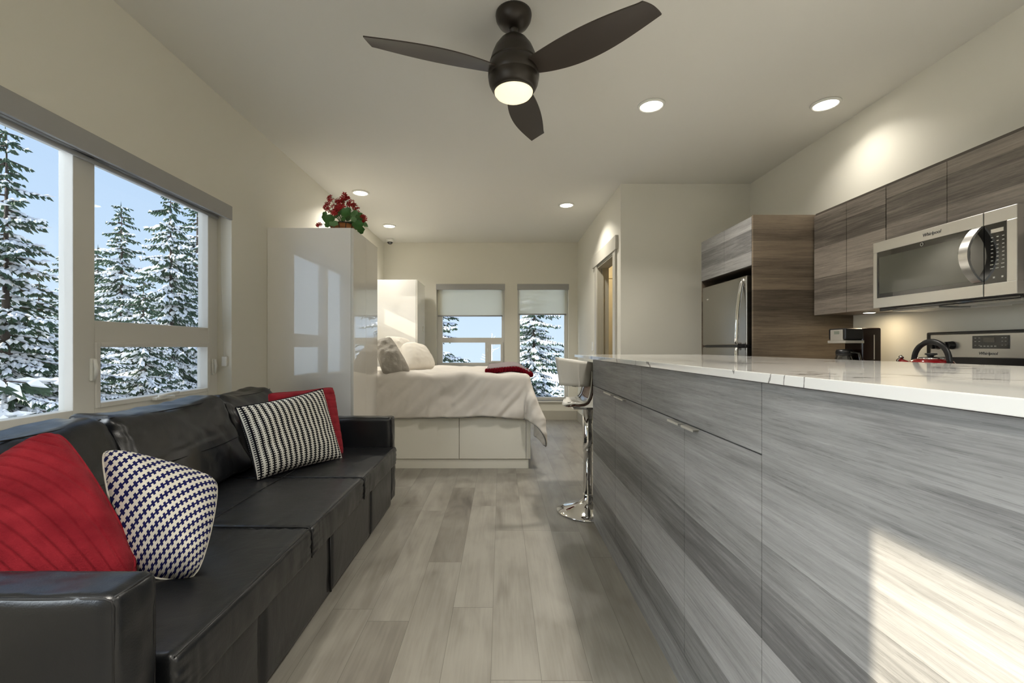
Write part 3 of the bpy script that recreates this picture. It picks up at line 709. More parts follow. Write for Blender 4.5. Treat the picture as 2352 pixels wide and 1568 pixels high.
# folded throw
def throw():
    o = thing('throw_blanket', (.12, 5.0, .92), 'folded grey and crimson knitted throw at the foot of the bed', 'blanket')
    def top(x):
        return .925 + .012 * math.sin(x * 9) - (max(0, x - .12) ** 2) * 1.8
    for k, (y0, y1, mt, nm, dz) in enumerate(((4.58, 5.88, 'knit_grey', 'grey_layer', .040), )):
        m = MB(); n = 40
        def fn(u, v): 
            x = -.14 + u * .44; y = y0 + v * (y1 - y0)
            return (x + .01 * noise.noise(Vector((x * 5, y * 5, 1))), y, top(x) + dz + .016 + .008 * noise.noise(Vector((x * 12, y * 12, 3))))
        m.grid(fn, n, n); b_ = m.build(nm, M[mt], o); s_ = b_.modifiers.new('t', 'SOLIDIFY'); s_.thickness = .035
    m = MB(); rnd = random.Random(3)
    for i in range(17):
        x = -.14 + i * .0265; y = 4.60 - .01
        m.soft(x - .018, x + .018, y - .07, y + .03, top(x) + .000, top(x) + .052, .020, n=3, wr=.006, wf=40, seed=i)
    m.build('crimson_border', M['knit_red'], o)
    m = MB()
    for i in range(12):
        y = 4.62 + i * .08; x = .295; m.soft(x - .01, x + .035, y - .04, y + .04, top(x) - .0, top(x) + .052, .020, n=3, wr=.006, wf=40, seed=i + 40)
    m.build('crimson_border', M['knit_red'], o)
throw()

# ------------------------------------------------------------------ pillows from four 3D corners
def pillow(name, c, thick, mats, label, cat, n=60, group=None, pattern=None, ribs=0, wr=.006, pinch=.16, nrm_sign=1, extra=None, seed=0, bulge_pow=.5, bow=.0, ribdir='v', rnd_=.04):
    A, B, C, D = [Vector(p) for p in c]      # top-left, top-right, bottom-right, bottom-left
    nr = ((B - A).cross(D - A)).normalized() * nrm_sign
    ctr = (A + B + C + D) / 4
    def base(u, v):
        p = A.lerp(B, u).lerp(D.lerp(C, u), v)
        eu, ev = 2 * u - 1, 2 * v - 1
        # edges drawn in between the corners
        s_ = 1 - pinch * ((1 - eu * eu) * ev * ev + (1 - ev * ev) * eu * eu) * .5
        p = ctr + (p - ctr) * s_ + (p - ctr) * (bow * (1 - (eu * eu * ev * ev)) - rnd_ * (eu * ev) ** 8)
        return p
    def surf(sg):
        def f(u, v):
            eu, ev = 2 * u - 1, 2 * v - 1
            h = (max(0, (1 - eu ** 4) * (1 - ev ** 4))) ** bulge_pow * (.75 + .25 * (1 - eu * eu) * (1 - ev * ev))
            p = base(u, v); q = noise.noise(p * 9 + Vector((seed, 0, 0))) * wr * 1.6 + noise.noise(p * 22 + Vector((seed, 3, 0))) * wr
            r_ = 0
            if ribs:
                ph = ((v if ribdir == 'v' else u + .42 * (1 - v) ** 3) * ribs) % 1; r_ = -.008 * math.exp(-((min(ph, 1 - ph)) / .07) ** 2)
            edge = min(1, (1 - abs(eu)) * 8) * min(1, (1 - abs(ev)) * 8)
            return p + nr * sg * (h * thick / 2 + (q + r_) * edge + .002)
        return f
    m = MB(); mif = pattern or (lambda i, j: 0)
    m.grid(surf(1), n, n, mif=mif)
    m.grid(lambda u, v: surf(-1)(1 - u, v), n, n, mif=lambda i, j: mif(n - 1 - i, j))
    m.uv = [(i / n, j / n) for j in range(n + 1) for i in range(n + 1)] + [(1 - i / n, j / n) for j in range(n + 1) for i in range(n + 1)]
    # welt round the rim
    rim = [base(t / 30, 0) for t in range(30)] + [base(1, t / 30) for t in range(30)] + [base(1 - t / 30, 1) for t in range(30)] + [base(0, 1 - t / 30) for t in range(31)]
    o = m.build(name, mats, label=label, cat=cat, group=group)
    MB().tube(rim, .0045, 6, cap=False).build('piping', mats[-1], o)
    return o
# sofa cushions: corner pixels with chosen depths
pillow('throw_pillow', [PX(541, 936, 2.50), PX(741, 893, 3.02), PX(786, 1052, 2.93), PX(590, 1103, 2.44)], .17, [M['weave_black'], M['black_weave']],
       'black and white houndstooth patterned pillow leaning against the far red pillow', 'pillow', n=60, seed=3, wr=.005, pinch=.10, nrm_sign=-1, rnd_=.0)
pillow('throw_pillow', [PX(614, 903, 2.72), PX(765, 888, 3.22), PX(790, 1044, 3.08), PX(640, 1075, 2.62)], .15, [M['fur']],
       'plush red pillow tucked behind the houndstooth pillow at the far sofa end', 'pillow', n=64, ribs=9, seed=9, wr=.004, pinch=.08, nrm_sign=-1)
pillow('throw_pillow', [PX(236, 1034, 1.50), PX(498, 1105, 1.66), PX(449, 1323, 1.42), PX(300, 1306, 1.40)], .27, [M['weave_navy'], M['weave_navy']],
       'navy and white cross patterned pillow slumped beside the near red pillow', 'pillow', n=60, seed=1, wr=.008, pinch=.0, nrm_sign=-1, bow=.10)
pillow('throw_pillow', [PX(-230, 1240, 1.22), PX(128, 984, 1.46), PX(322, 1312, 1.36), PX(20, 1440, 1.16)], .20, [M['fur']],
       'large plush red pillow with curved ribs leaning in the near sofa corner', 'pillow', n=110, ribs=11, seed=5, wr=.006, pinch=.0, nrm_sign=-1, bow=.11, ribdir='u', rnd_=.07)
# bed pillows
pillow('bed_pillow', [(-1.27, 4.60, 1.23), (-1.12, 4.66, 1.26), (-.90, 4.52, .945), (-1.14, 4.42, .925)], .20, [M['grey_pillow']],
       'ruched grey pillow leaning nearest the tall wardrobe on the bed', 'pillow', n=56, seed=2, wr=.014, pinch=.05, nrm_sign=-1, bow=.12)
pillow('bed_pillow', [(-1.10, 5.10, 1.21), (-.93, 5.32, 1.18), (-.76, 5.18, .945), (-1.02, 4.90, .94)], .24, [M['sheet']],
       'plump white pillow standing in front on the bed', 'pillow', n=48, seed=12, wr=.006, pinch=.0, nrm_sign=-1, bow=.16)
pillow('bed_pillow', [(-1.36, 5.35, 1.30), (-1.18, 5.75, 1.27), (-1.02, 5.65, .95), (-1.22, 5.2, .95)], .16, [M['sheet']],
       'white pillow mostly hidden behind the grey and white bed pillows', 'pillow', n=40, seed=15, wr=.006, pinch=.02, nrm_sign=-1, bow=.1)

# ------------------------------------------------------------------ sofa
def sofa():
    o = thing('sofa', (-1.3, 2.15, 0), 'long black leather sofa under the large window', 'sofa')
    Lm, D = M['leather'], M['leather_dark']
    def seam(name, pts, par, rad=.0028): return MB().tube(pts, rad, 6).build(name, D, par)
    for (y0, y1, sgn) in ((.927, 1.052, -1), (3.285, 3.40, 1)):
        a = MB().soft(-1.86, -.79, y0, y1, .062, .67, .022, (.010, .008, .004), 40, wr=.006, wf=12, seed=y0).build('armrest', Lm, o)
        for ys in (y0 + .0075, y1 - .0075):
            seam('seam', [(-1.82, ys, .6625), (-.812, ys, .6625), (-.800, ys, .657), (-.7955, ys, .645), (-.7955, ys, .09)], a, .0032)
        seam('seam', [(-.7975, y0 + .014, .6630), (-.7975, y1 - .014, .6630)], a, .0032)
    # seat: three upholstered bays, folded front
    e = [1.056, 1.813, 2.508, 3.28]
    for i in range(3):
        def gather(p, a=e[i], b=e[i + 1]):
            d = min(p.y - a, b - p.y); k = .0055 * math.exp(-d / .055) * min(1, max(0, d / .006))
            k2 = .0035 * math.exp(-abs(p.x + 1.195) / .05)
            if p.z > .42: p.z += k * noise.noise(Vector((p.x * 38, d * 7, i * 5.0))) + k2 * noise.noise(Vector((p.y * 34, p.x * 8, 2)))
            if p.x > -.79: p.x += (k * 1.2 * noise.noise(Vector((p.z * 60, d * 9, i * 3.0))) + .0022 * math.exp(-d / .22) * noise.noise(Vector((p.y * 55, p.z * 4, 8))))
            return p
        c = MB().soft(-1.62, -.752, e[i] + .001, e[i + 1] - .001, .335, .462, .018, (.004, 0, .006), 70, wr=.005, wf=7, seed=i * 4, warp=gather).build('seat_cushion', Lm, o)
        y0, y1 = e[i] + .004, e[i + 1] - .004
        seam('seam', [(-.760, y0, .459), (-.760, y1, .459)], c, .0022)
        seam('seam', [(-1.195, y0, .4665), (-1.195, (y0 + y1) / 2, .470), (-1.195, y1, .4665)], c, .0016)
        if i: seam('seam', [(-1.6, e[i], .4635), (-.80, e[i], .4635), (-.768, e[i], .4615), (-.752, e[i], .450), (-.749, e[i], .40), (-.752, e[i], .342)], c, .003)
    MB().soft(-.80, -.757, 3.24, 3.295, .335, .46, .012, n=4).build('seat_front_return', Lm, o)
    b = [1.056, 1.49, 2.09, 2.735, 3.26]
    for i in range(4):
        MB().soft(-1.55, -.782, b[i] + .002, b[i + 1] - (.010 if i == 1 else .002), .052, .332, .008, (.004, 0, 0), 10, wr=.003, wf=8, seed=i + 30).build('base_panel', Lm, o)
    MB().tube([(-.783, 2.088, .33), (-.779, 2.086, .06)], .004).build('zip', D, o)
    MB().box(-1.86, -1.70, 1.0, 3.34, .06, .80, .03).build('back_frame', Lm, o)
    cb = [1.075, 1.905, 2.69, 3.285]
    for i in range(3):
        y0, y1 = cb[i] + .003, cb[i + 1] - .003
        def warp(p, y0=y0, y1=y1):
            t = (p.z - .46) / .42          # lean back with height, sagging top edge
            v = (p.y - y0) / (y1 - y0)
            p.x -= .20 * t
            de = min(p.y - y0, y1 - p.y); p.x += .010 * math.exp(-de / .07) * noise.noise(Vector((p.z * 26 + de * 9, de * 6, y0 * 3)))
            if t > .6: p.z += .018 * (abs(2 * v - 1) ** 3) * (t - .6) / .4 - .010 * (1 - (2 * v - 1) ** 2)
            return p
        c = MB().soft(-1.655, -1.435, y0, y1, .462, .885, .05, (.035, 0, .0), 44, wr=.015, wf=6.5, seed=i * 7 + 2, warp=warp).build('back_cushion', Lm, o)
        xf = lambda z: -1.425 - .20 * (z - .46) / .42 + .035 * (1 - ((z - .67) / .21) ** 2)
        seam('seam', [(xf(.67) - .002 - .035 * ((2 * k / 12 - 1) ** 2), y0 + .02 + (y1 - y0 - .04) * k / 12, .66) for k in range(13)], c, .0025)
        seam('seam', [(-1.655, y0 + .02 + (y1 - y0 - .04) * k / 12, .872 - .004 + .012 * abs(2 * k / 12 - 1) ** 3) for k in range(13)], c, .003)
    for (x, y) in ((-.86, 3.12), (-.86, 1.2), (-1.75, 1.2), (-1.75, 3.2), (-.86, 2.0)):
        MB().tube([(x, y, .058), (x, y, 0)], [.022, .017], 14).build('foot', M['black_plastic'], o)
sofa()

# ------------------------------------------------------------------ kitchen island
def handle_mesh(x, y0, y1, z): return MB().box(x - .022, x, y0, y1, z - .002, z, .0008).box(x - .022, x - .020, y0, y1, z - .008, z - .001, .0008)
XI = .625
def island():
    o = thing('kitchen_island', (1.1, 1.3, 0), 'long grey wood-look island cabinet run under the quartz top', 'kitchen island')
    wd = M['wood']
    MB().box(XI + .020, 1.60, -.9, 3.082, .0, 1.097).build('carcass', M['wood'], o)
    MB().box(XI + .001, XI + .018, -.9, 3.082, 0, .130, .001).build('plinth', wd, o)
    def handles(par, y, dd=.5, Ln=.10, z=.9215):
        pass
    e = [3.084, 2.483, 2.022, 1.548, 1.090]; g_ = .0016
    doors = []
    for i in range(4):
        doors.append(MB().box(XI, XI + .019, e[i + 1] + g_, e[i] - g_, .133, .9205, .001).build('door', wd, o))
    for (a, b_) in ((2.022, 3.084), (1.090, 2.022)):
        MB().box(XI, XI + .019, a + g_, b_ - g_, .9240, 1.095, .001).build('drawer_front', wd, o)
    for d, (y0, y1) in zip(doors, ((2.50, 2.67), (2.26, 2.43), (1.553, 1.650), (1.430, 1.525))):
        handle_mesh(XI, y0, y1, .9205).build('handle', M['chrome_dull'], d, label='short satin nickel edge pull')
    MB().box(XI, XI + .019, .14, 1.090 - g_, .133, 1.095, .001).build('side_panel', wd, o)
    MB().box(XI, XI + .019, -.9, .137, .133, 1.095, .001).build('side_panel', wd, o)
    c = MB().box(.600, 1.63, -.92, 3.70, 1.099, 1.121, .002).build('island_countertop', M['quartz'], label='white veined quartz countertop on the island overhanging the bar stool', cat='countertop')
island()

# ------------------------------------------------------------------ bar stool
def stool():
    cx, cy = .628, 3.28
    o = thing('bar_stool', (cx, cy, 0), 'chrome pedestal bar stool with cream curved backrest at the island end', 'bar stool')
    MB().lathe(cx, cy, [(.222, .0), (.225, .006), (.222, .012), (.17, .026), (.11, .042), (.065, .062), (.040, .090), (.034, .115), (.033, .13), (.0, .13)], 64).build('base', M['chrome'], o)
    MB().lathe(cx, cy, [(.0, .12), (.031, .12), (.031, .43), (.033, .432), (.033, .438), (.0, .438)], 40).build('pole', M['chrome'], o)
    MB().lathe(cx, cy, [(.0, .43), (.036, .43), (.036, .50), (.038, .745), (.030, .745), (.0, .745)], 40).build('gas_lift_cover', M['chrome'], o)
    MB().box(cx - .12, cx + .10, cy - .09, cy + .09, .742, .756, .004).tube([(cx, cy, .745), (cx + .08, cy - .12, .74), (cx + .1, cy - .2, .735)], .005).build('seat_mount', M['chrome'], o)
    MB().tube([(cx, cy, .33)] + [(cx - .19 * math.cos(t), cy + .19 * math.sin(t), .30) for t in [(-PI / 2 + k * PI / 14 + PI) for k in range(15)]] , .010, 12).build('footrest', M['chrome'], o)
    # seat profile along x (front lip at left), curving up into the back support
    prof = [(.455, .760), (.462, .772), (.49, .780), (.53, .779), (.565, .782), (.590, .795), (.608, .822), (.618, .86), (.626, .90), (.632, .95), (.636, 1.0)]
    def shell(off, wid, y_off=0):
        def fn(u, v):
            t = u * (len(prof) - 1); i = min(int(t), len(prof) - 2); f = t - i
            a, b_ = Vector(prof[i]), Vector(prof[i + 1]); p = a.lerp(b_, f); n_ = Vector((-(b_ - a).y, (b_ - a).x)).normalized()
            wv = wid * (.62 + .38 * min(1, u * 3.2) ** .5) * (1 - .28 * max(0, u - .45) / .55)
            s_ = (2 * v - 1)
            if u < .3: p.x += .035 * (abs(s_) ** 3) * (1 - u / .3)
            return (p.x + n_.x * off, cy + s_ * wv, p.y + n_.y * off + .012 * s_ * s_)
        return fn
    sh = MB().grid(shell(-.004, .185), 44, 24).build('seat_shell', M['walnut'], o); sh.modifiers.new('t', 'SOLIDIFY').thickness = .014
    pad = MB().grid(lambda u, v: shell(.010, .178)(u * .50, v), 30, 24).build('seat_pad', M['white_leather'], o, label='cream padded seat with pale edge'); pad.modifiers.new('t', 'SOLIDIFY').thickness = .022
    # edging
    for v in (0, 1):
        MB().tube([shell(.004, .187)(k / 30, v) for k in range(31)], .006, 6).build('edge_trim', M['chrome_dull'], o)
    def band(u, v):
        a = -1.72 + 2.85 * u; zt = 1.115 - .035 * (1 - math.cos(a)) * .0; zb = .925 + .0
        x = .44 + .235 * math.cos(a) * 1.0; y = cy + .235 * math.sin(a)
        if abs(a) > PI / 2: x = .44 - (abs(a) - PI / 2) * .5
        top = zt - .0 ; k = (x - .36) / .31
        z = zb - .020 * k + (top - .045 * k - zb + .020 * k) * v
        return (x - .02 * (1 - v) * k + (.03 * (1 - v) if abs(a) > 1.2 else 0), y, z)
    bd = MB().grid(band, 60, 8).build('backrest', M['white_leather'], o, label='cream curved backrest band'); bd.modifiers.new('t', 'SOLIDIFY').thickness = .035
stool()

# ------------------------------------------------------------------ tall panel, fridge cabinet, fridge
MB().box(1.862, XR, 3.355, 3.375, 0, 2.156, .001).build('refrigerator_side_panel', M['wood_lamp_tint'], label='tall wood-look panel tinted warm for lamp light between refrigerator and upper cabinets', cat='cabinet panel')
o = thing('wall_cabinet', (2.2, 3.8, 1.79), 'short two door wall cabinet over the refrigerator', 'wall cabinet')
MB().box(1.882, XR, 3.377, 4.22, 1.795, 2.150).build('carcass', M['grey_cap'], o)
for (a, b_) in ((3.378, 3.787), (3.790, 4.22)): MB().box(1.862, 1.881, a, b_, 1.790, 2.150, .001).build('door', M['wood'], o)
MB().box(1.87, XR, 4.222, 4.236, 0, 2.150).build('refrigerator_end_panel', M['wood_lamp_tint'], label='wood-look end panel on the far side of the refrigerator', cat='cabinet panel')

def fridge():
    o = thing('refrigerator', (2.2, 3.8, 0), 'stainless steel top freezer refrigerator set in the wood-look cabinets', 'refrigerator')
    y0, y1 = 3.425, 4.17; xf = 1.85
    MB().box(xf + .075, 2.55, y0 + .01, y1 - .01, .03, 1.70, .006).build('cabinet_body', M['black_plastic'], o)
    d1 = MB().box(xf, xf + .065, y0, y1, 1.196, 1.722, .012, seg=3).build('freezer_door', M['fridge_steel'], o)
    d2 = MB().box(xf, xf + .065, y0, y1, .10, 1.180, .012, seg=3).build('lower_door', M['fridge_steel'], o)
    MB().box(xf + .02, xf + .07, y0, y1, 1.181, 1.195).build('gasket', M['black_plastic'], o)
    yh = y0 + .045
    def hnd(zs, far):     # flat bowed bar, furthest out at the split
        return MB().tube([(xf - t, yh, z) for z, t in zs], .011, 10, flat=(1.0, 1.5))
    hnd([(1.700, -.004), (1.66, .012), (1.58, .026), (1.48, .038), (1.36, .047), (1.26, .052), (1.21, .053), (1.202, .02)], 0).build('handle', M['chrome'], d1)
    hnd([(1.172, .02), (1.165, .053), (1.10, .052), (1.0, .045), (.88, .03), (.80, .012), (.77, -.004)], 0).build('handle', M['chrome'], d2)
    MB().box(xf - .004, xf + .03, y0 + .0, y0 + .10, 1.178, 1.20, .003).box(xf - .05, xf, yh - .01, yh + .01, 1.178, 1.204, .002).build('hinge', M['black_plastic'], o)
    MB().box(xf - .002, xf, 4.05, 4.08, 1.60, 1.61).build('badge', M['chrome_dull'], d1)
fridge()

# ------------------------------------------------------------------ upper cabinets
def upper(name, y0, y1, seams, z0, label):
    o = thing(name, (2.45, (y0 + y1) / 2, z0), label, 'wall cabinet')
    MB().box(2.321, XR, y0, y1, z0, 2.13, .0).build('carcass', M['wood_lamp_tint'], o)
    ed = [y0] + seams + [y1]
    for i in range(len(ed) - 1): MB().box(2.30, 2.320, ed[i] + .0018, ed[i + 1] - .0018, z0, 2.137, .001).build('door', M['wood_lamp_tint2'], o)
    MB().box(2.312, XR, y0, y1, 2.139, 2.156).build('top_board', M['grey_cap'], o)
    return o
M['wood_lamp_tint2'] = wood_material('laminate_lamp_tinted_pale', (1.05, .91, .77), lo=.10, hi=.25)  # island laminate again, with the kitchen lamps' warmth put into its colour
upper('wall_cabinet', 2.717, 3.340, [3.027], 1.413, 'two door upper cabinet between the tall panel and the microwave')
upper('wall_cabinet', 1.973, 2.715, [2.345], 1.802, 'short upper cabinet directly above the microwave')
upper('wall_cabinet', 1.35, 1.971, [], 1.413, 'upper cabinet nearest the camera right of the microwave')
o = thing('under_cabinet_light', (2.43, 3.0, 1.413), 'small round light under the upper cabinet above the coffee maker', 'cabinet light')
MB().lathe(2.43, 3.0, [(.036, 1.4128), (.036, 1.407), (.031, 1.405)], 28).build('housing', M['chrome_dull'], o)
MB().lathe(2.43, 3.0, [(.0, 1.4045), (.031, 1.4045), (.031, 1.408)], 28).build('lens', M['puck'], o)
pl = bpy.data.lights.new('puck_lamp', 'AREA'); pl.shape = 'DISK'; pl.size = .06; pl.energy = 1.0; pl.color = (1, .80, .52)
plo = bpy.data.objects.new('puck_lamp', pl); col.objects.link(plo); plo.parent = o; plo.location = (0, 0, -.012)

# ------------------------------------------------------------------ microwave
def microwave():
    xf = 2.22; y0, y1 = 1.955, 2.712; z0, z1 = 1.411, 1.797
    o = thing('microwave', (2.4, (y0 + y1) / 2, z0), 'stainless over-range microwave with black glass and curved handle', 'microwave')
    MB().box(xf + .032, XR, y0 + .006, y1 - .004, z0 - .004, z1, .003).build('body', M['black_plastic'], o)
    ys = 2.092
    def frame(m, ya, yb, ga, gb, za, zb):
        m.box(xf, xf + .030, ya, yb, z0, za, .002).box(xf, xf + .030, ya, yb, zb, z1, .002)
        if ga > ya + .001: m.box(xf, xf + .030, ya, ga, za, zb, .002)
        if gb < yb - .001: m.box(xf, xf + .030, gb, yb, za, zb, .002)
    m = MB(); frame(m, ys + .0015, y1, ys + .0015, 2.685, 1.468, 1.737); dr = m.build('door', M['steel'], o)
    m = MB(); frame(m, y0, ys - .0015, 1.9965, ys - .0015, 1.468, 1.737); pn = m.build('control_housing', M['steel'], o)
    MB().box(xf + .003, xf + .02, ys + .002, 2.686, 1.467, 1.738).build('door_glass', M['black_gloss'], dr)
    MB().box(xf + .0015, xf + .003, 2.155, 2.670, 1.492, 1.705, .0005).build('window', M['oven_win'], dr)
    MB().box(xf + .003, xf + .02, 1.9955, ys - .002, 1.467, 1.738).build('control_glass', M['black_gloss'], pn)
    # curved handle
    n = 20; pts = []
    for k in range(n + 1):
        t = k / n; z = 1.480 + .255 * t; pts.append((xf - .004 - .068 * math.sin(PI * t) ** .8, 2.122 - .006, z))
    hm = MB()
    def hs(u, v):
        t = min(1, max(0, u)); z = 1.480 + .255 * t; x = xf - .004 - .066 * math.sin(PI * t) ** .8; q = [(-.0, -.021), (-.0, .021), (.012, .021), (.012, -.021), (-.0, -.021)][int(round(v * 4))]
        return (x + q[0] - (.004 * (1 - (q[1] / .021) ** 2)), 2.118 + q[1], z)
    hm.grid(hs, 30, 4, smooth=False); hm.build('handle', M['steel'], dr)
    # keypad marks and display
    MB().box(xf + .0015, xf + .003, 2.010, 2.062, 1.695, 1.712).build('display', M['steel'], pn)
    m = MB()
    for c in range(3):
        for r_ in range(9):
            y = 2.06 - c * .023; z = 1.675 - r_ * .0175; m.box(xf + .002, xf + .003, y - .006, y + .002 + (.004 if r_ > 6 else 0), z - .0016, z + .0016)
    for y in (2.05, 2.015): m.box(xf + .002, xf + .003, y - .004, y + .004, 1.490, 1.498)
    m.build('keypad_marks', M['mark'], pn)
    text('logo', 'Whirlpool', .024, (xf - .0008, 2.345, 1.766), (PI / 2, 0, -PI / 2), M['logo'], dr)
    # emblem on glass
    MB().tube([(xf + .001, 2.40 + .008 * math.cos(a * PI / 8), 1.722 + .008 * math.sin(a * PI / 8)) for a in range(17)], .0012, 5).build('emblem', M['mark'], dr)
    # underside
    m = MB(); m.box(xf + .03, XR, y0 + .01, y1 - .01, 1.392, 1.408, .004); m.build('underside', M['black_gloss'], o)
    for (a, b_) in ((2.0, 2.28), (2.38, 2.66)): MB().box(xf + .07, xf + .24, a, b_, 1.386, 1.393, .003).build('grease_filter', M['steel'], o)
    MB().box(xf + .26, xf + .31, 2.25, 2.42, 1.387, 1.393, .002).build('hood_lamp_cover', M['white_plastic'], o)
M['oven_win'] = mat('tinted_window', (.050, .052, .042), .10, coat=.6)
microwave()

# ------------------------------------------------------------------ base run, range
o = thing('base_cabinet', (2.25, 3.03, 0), 'wood-look base cabinet left of the range against the right wall', 'base cabinet')
MB().box(1.97, 2.575, 2.716, 3.353, .1, .895).box(2.02, 2.575, 2.716, 3.353, 0, .1).build('carcass', M['wood'], o)
for (a, b_) in ((2.718, 3.034), (3.037, 3.352)): MB().box(1.95, 1.969, a, b_, .11, .892, .001).build('door', M['wood'], o)
MB().box(1.93, XR, 2.716, 3.354, .897, .925, .002).build('kitchen_countertop', M['quartz'], label='quartz countertop holding the coffee maker beside the range', cat='countertop')
o = thing('base_cabinet', (2.25, 1.0, 0), 'wood-look base cabinet right of the range along the right wall', 'base cabinet')
MB().box(1.97, 2.575, -.5, 1.950, .1, .895).box(2.02, 2.575, -.5, 1.950, 0, .1).build('carcass', M['wood'], o)
for k in range(5): MB().box(1.95, 1.969, -.5 + k * .49 + .002, -.5 + (k + 1) * .49 - .002, .11, .892, .001).build('door', M['wood'], o)
MB().box(1.93, XR, -.5, 1.950, .897, .925, .002).build('kitchen_countertop', M['quartz'], label='quartz countertop right of the range nearest the camera', cat='countertop')

def range_():
    y0, y1 = 1.955, 2.712
    o = thing('range', (2.25, (y0 + y1) / 2, 0), 'stainless electric range with black cooktop and knob backguard', 'range')
    MB().box(1.96, 2.585, y0, y1, .0, .905, .004).build('body', M['black_plastic'], o)
    d = MB().box(1.92, 1.959, y0 + .003, y1 - .003, .22, .80, .006).build('oven_door', M['steel'], o)
    MB().tube([(1.885, y0 + .05, .77), (1.885, y1 - .05, .77)], .012).build('handle', M['steel'], d)
    MB().box(1.918, 1.9205, y0 + .12, y1 - .12, .36, .66, .001).build('window', M['oven_win'], d)
    MB().box(1.93, 1.959, y0 + .003, y1 - .003, .03, .21, .004).build('storage_drawer', M['steel'], o)
    MB().box(1.915, 2.53, y0, y1, .906, .928, .006).build('cooktop', M['black_gloss'], o)
    # backguard
    MB().box(2.535, 2.592, y0, y1, .928, 1.267, .010, seg=3).build('backguard', M['black_plastic'], o)
    f = MB().box(2.524, 2.536, y0 + .030, y1 - .038, 1.124, 1.252, .008, seg=3).build('control_panel', M['steel_light'], o)
    for yy in (2.623, 2.544, 2.085, 2.010):
        k = MB(); b = bmesh.new(); bmesh.ops.create_cone(b, cap_ends=True, segments=28, radius1=.023, radius2=.020, depth=.030)
        bmesh.ops.rotate(b, verts=b.verts, cent=(0, 0, 0), matrix=Matrix.Rotation(-PI / 2, 3, 'Y'))
        for v in b.verts: v.co += Vector((2.508, yy, 1.190))
        k.bm(b, 0, False); k.box(2.484, 2.50, yy - .005, yy + .005, 1.170, 1.210, .002)
        kn = k.build('knob', M['black_plastic'], f); MB().box(2.4825, 2.484, yy - .001, yy + .001, 1.195, 1.208).build('pointer', M['mark'], kn)
    dp = MB().box(2.520, 2.525, 2.255, 2.432, 1.172, 1.240, .003).build('display_panel', M['display'], f)
    MB().box(2.5185, 2.520, 2.32, 2.375, 1.205, 1.230).build('clock_display', M['black_gloss'], dp)
    m = MB()
    for k in range(5): m.box(2.5190, 2.520, 2.318 + k * .017 - .005, 2.318 + k * .017 + .005, 1.182, 1.188)
    for y in (2.415, 2.395, 2.285, 2.27):
        for z in (1.19, 1.21, 1.228): m.box(2.5190, 2.520, y - .004, y + .004, z - .0015, z + .0015)
    m.build('key_marks', M['mark'], dp)
    text('logo', 'Whirlpool', .022, (2.5232, 2.357, 1.147), (PI / 2, 0, -PI / 2), M['logo'], f)
    for (x, y, r_) in ((2.10, 2.15, .10), (2.10, 2.52, .08), (2.38, 2.15, .08), (2.38, 2.52, .10)):
        MB().lathe(x, y, [(r_ - .003, .9283), (r_ - .003, .9288), (r_, .9288), (r_, .9283)], 40).build('burner_ring', M['mark'], o)
M['steel_light'] = mat('backguard_steel', (.62, .61, .57), .35, metal=.75)
range_()

def kettle():
    cx, cy, z = 2.27, 2.40, .929
    o = thing('kettle', (cx, cy, z), 'red enamel kettle with black arched handle on the range', 'kettle')
    MB().lathe(cx, cy, [(.0, z), (.095, z), (.108, z + .01), (.113, z + .06), (.112, z + .12), (.104, z + .155), (.086, z + .178), (.060, z + .190), (.0, z + .191)], 44).build('body', M['red_enamel'], o)
    l = MB().lathe(cx, cy, [(.060, z + .188), (.056, z + .195), (.030, z + .200), (.0, z + .201)], 32).build('lid', M['chrome'], o)
    MB().lathe(cx, cy, [(.0, z + .200), (.010, z + .200), (.012, z + .206), (.026, z + .212), (.024, z + .219), (.0, z + .220)], 24).build('lid_knob', M['black_plastic'], l)
    MB().tube([(cx - .02, cy + .085, z + .125), (cx - .03, cy + .118, z + .160), (cx - .035, cy + .145, z + .178)], [.024, .019, .014], 16).build('spout', M['red_enamel'], o)
    MB().tube([(cx - .034, cy + .140, z + .170), (cx - .037, cy + .155, z + .182)], [.016, .013], 16).tube([(cx - .034, cy + .135, z + .190), (cx - .034, cy + .145, z + .200)], .010, 10).build('spout_cap', M['chrome'], o)
    pts = []
    for k in range(21):
        a = PI * k / 20; pts.append((cx, cy + .100 * math.cos(a) * (1 - .0 * k), z + .155 + .125 * math.sin(a) ** .8))
    MB().tube(pts, .0125, 12, flat=(1.2, .8)).build('handle', M['black_plastic'], o)
kettle()

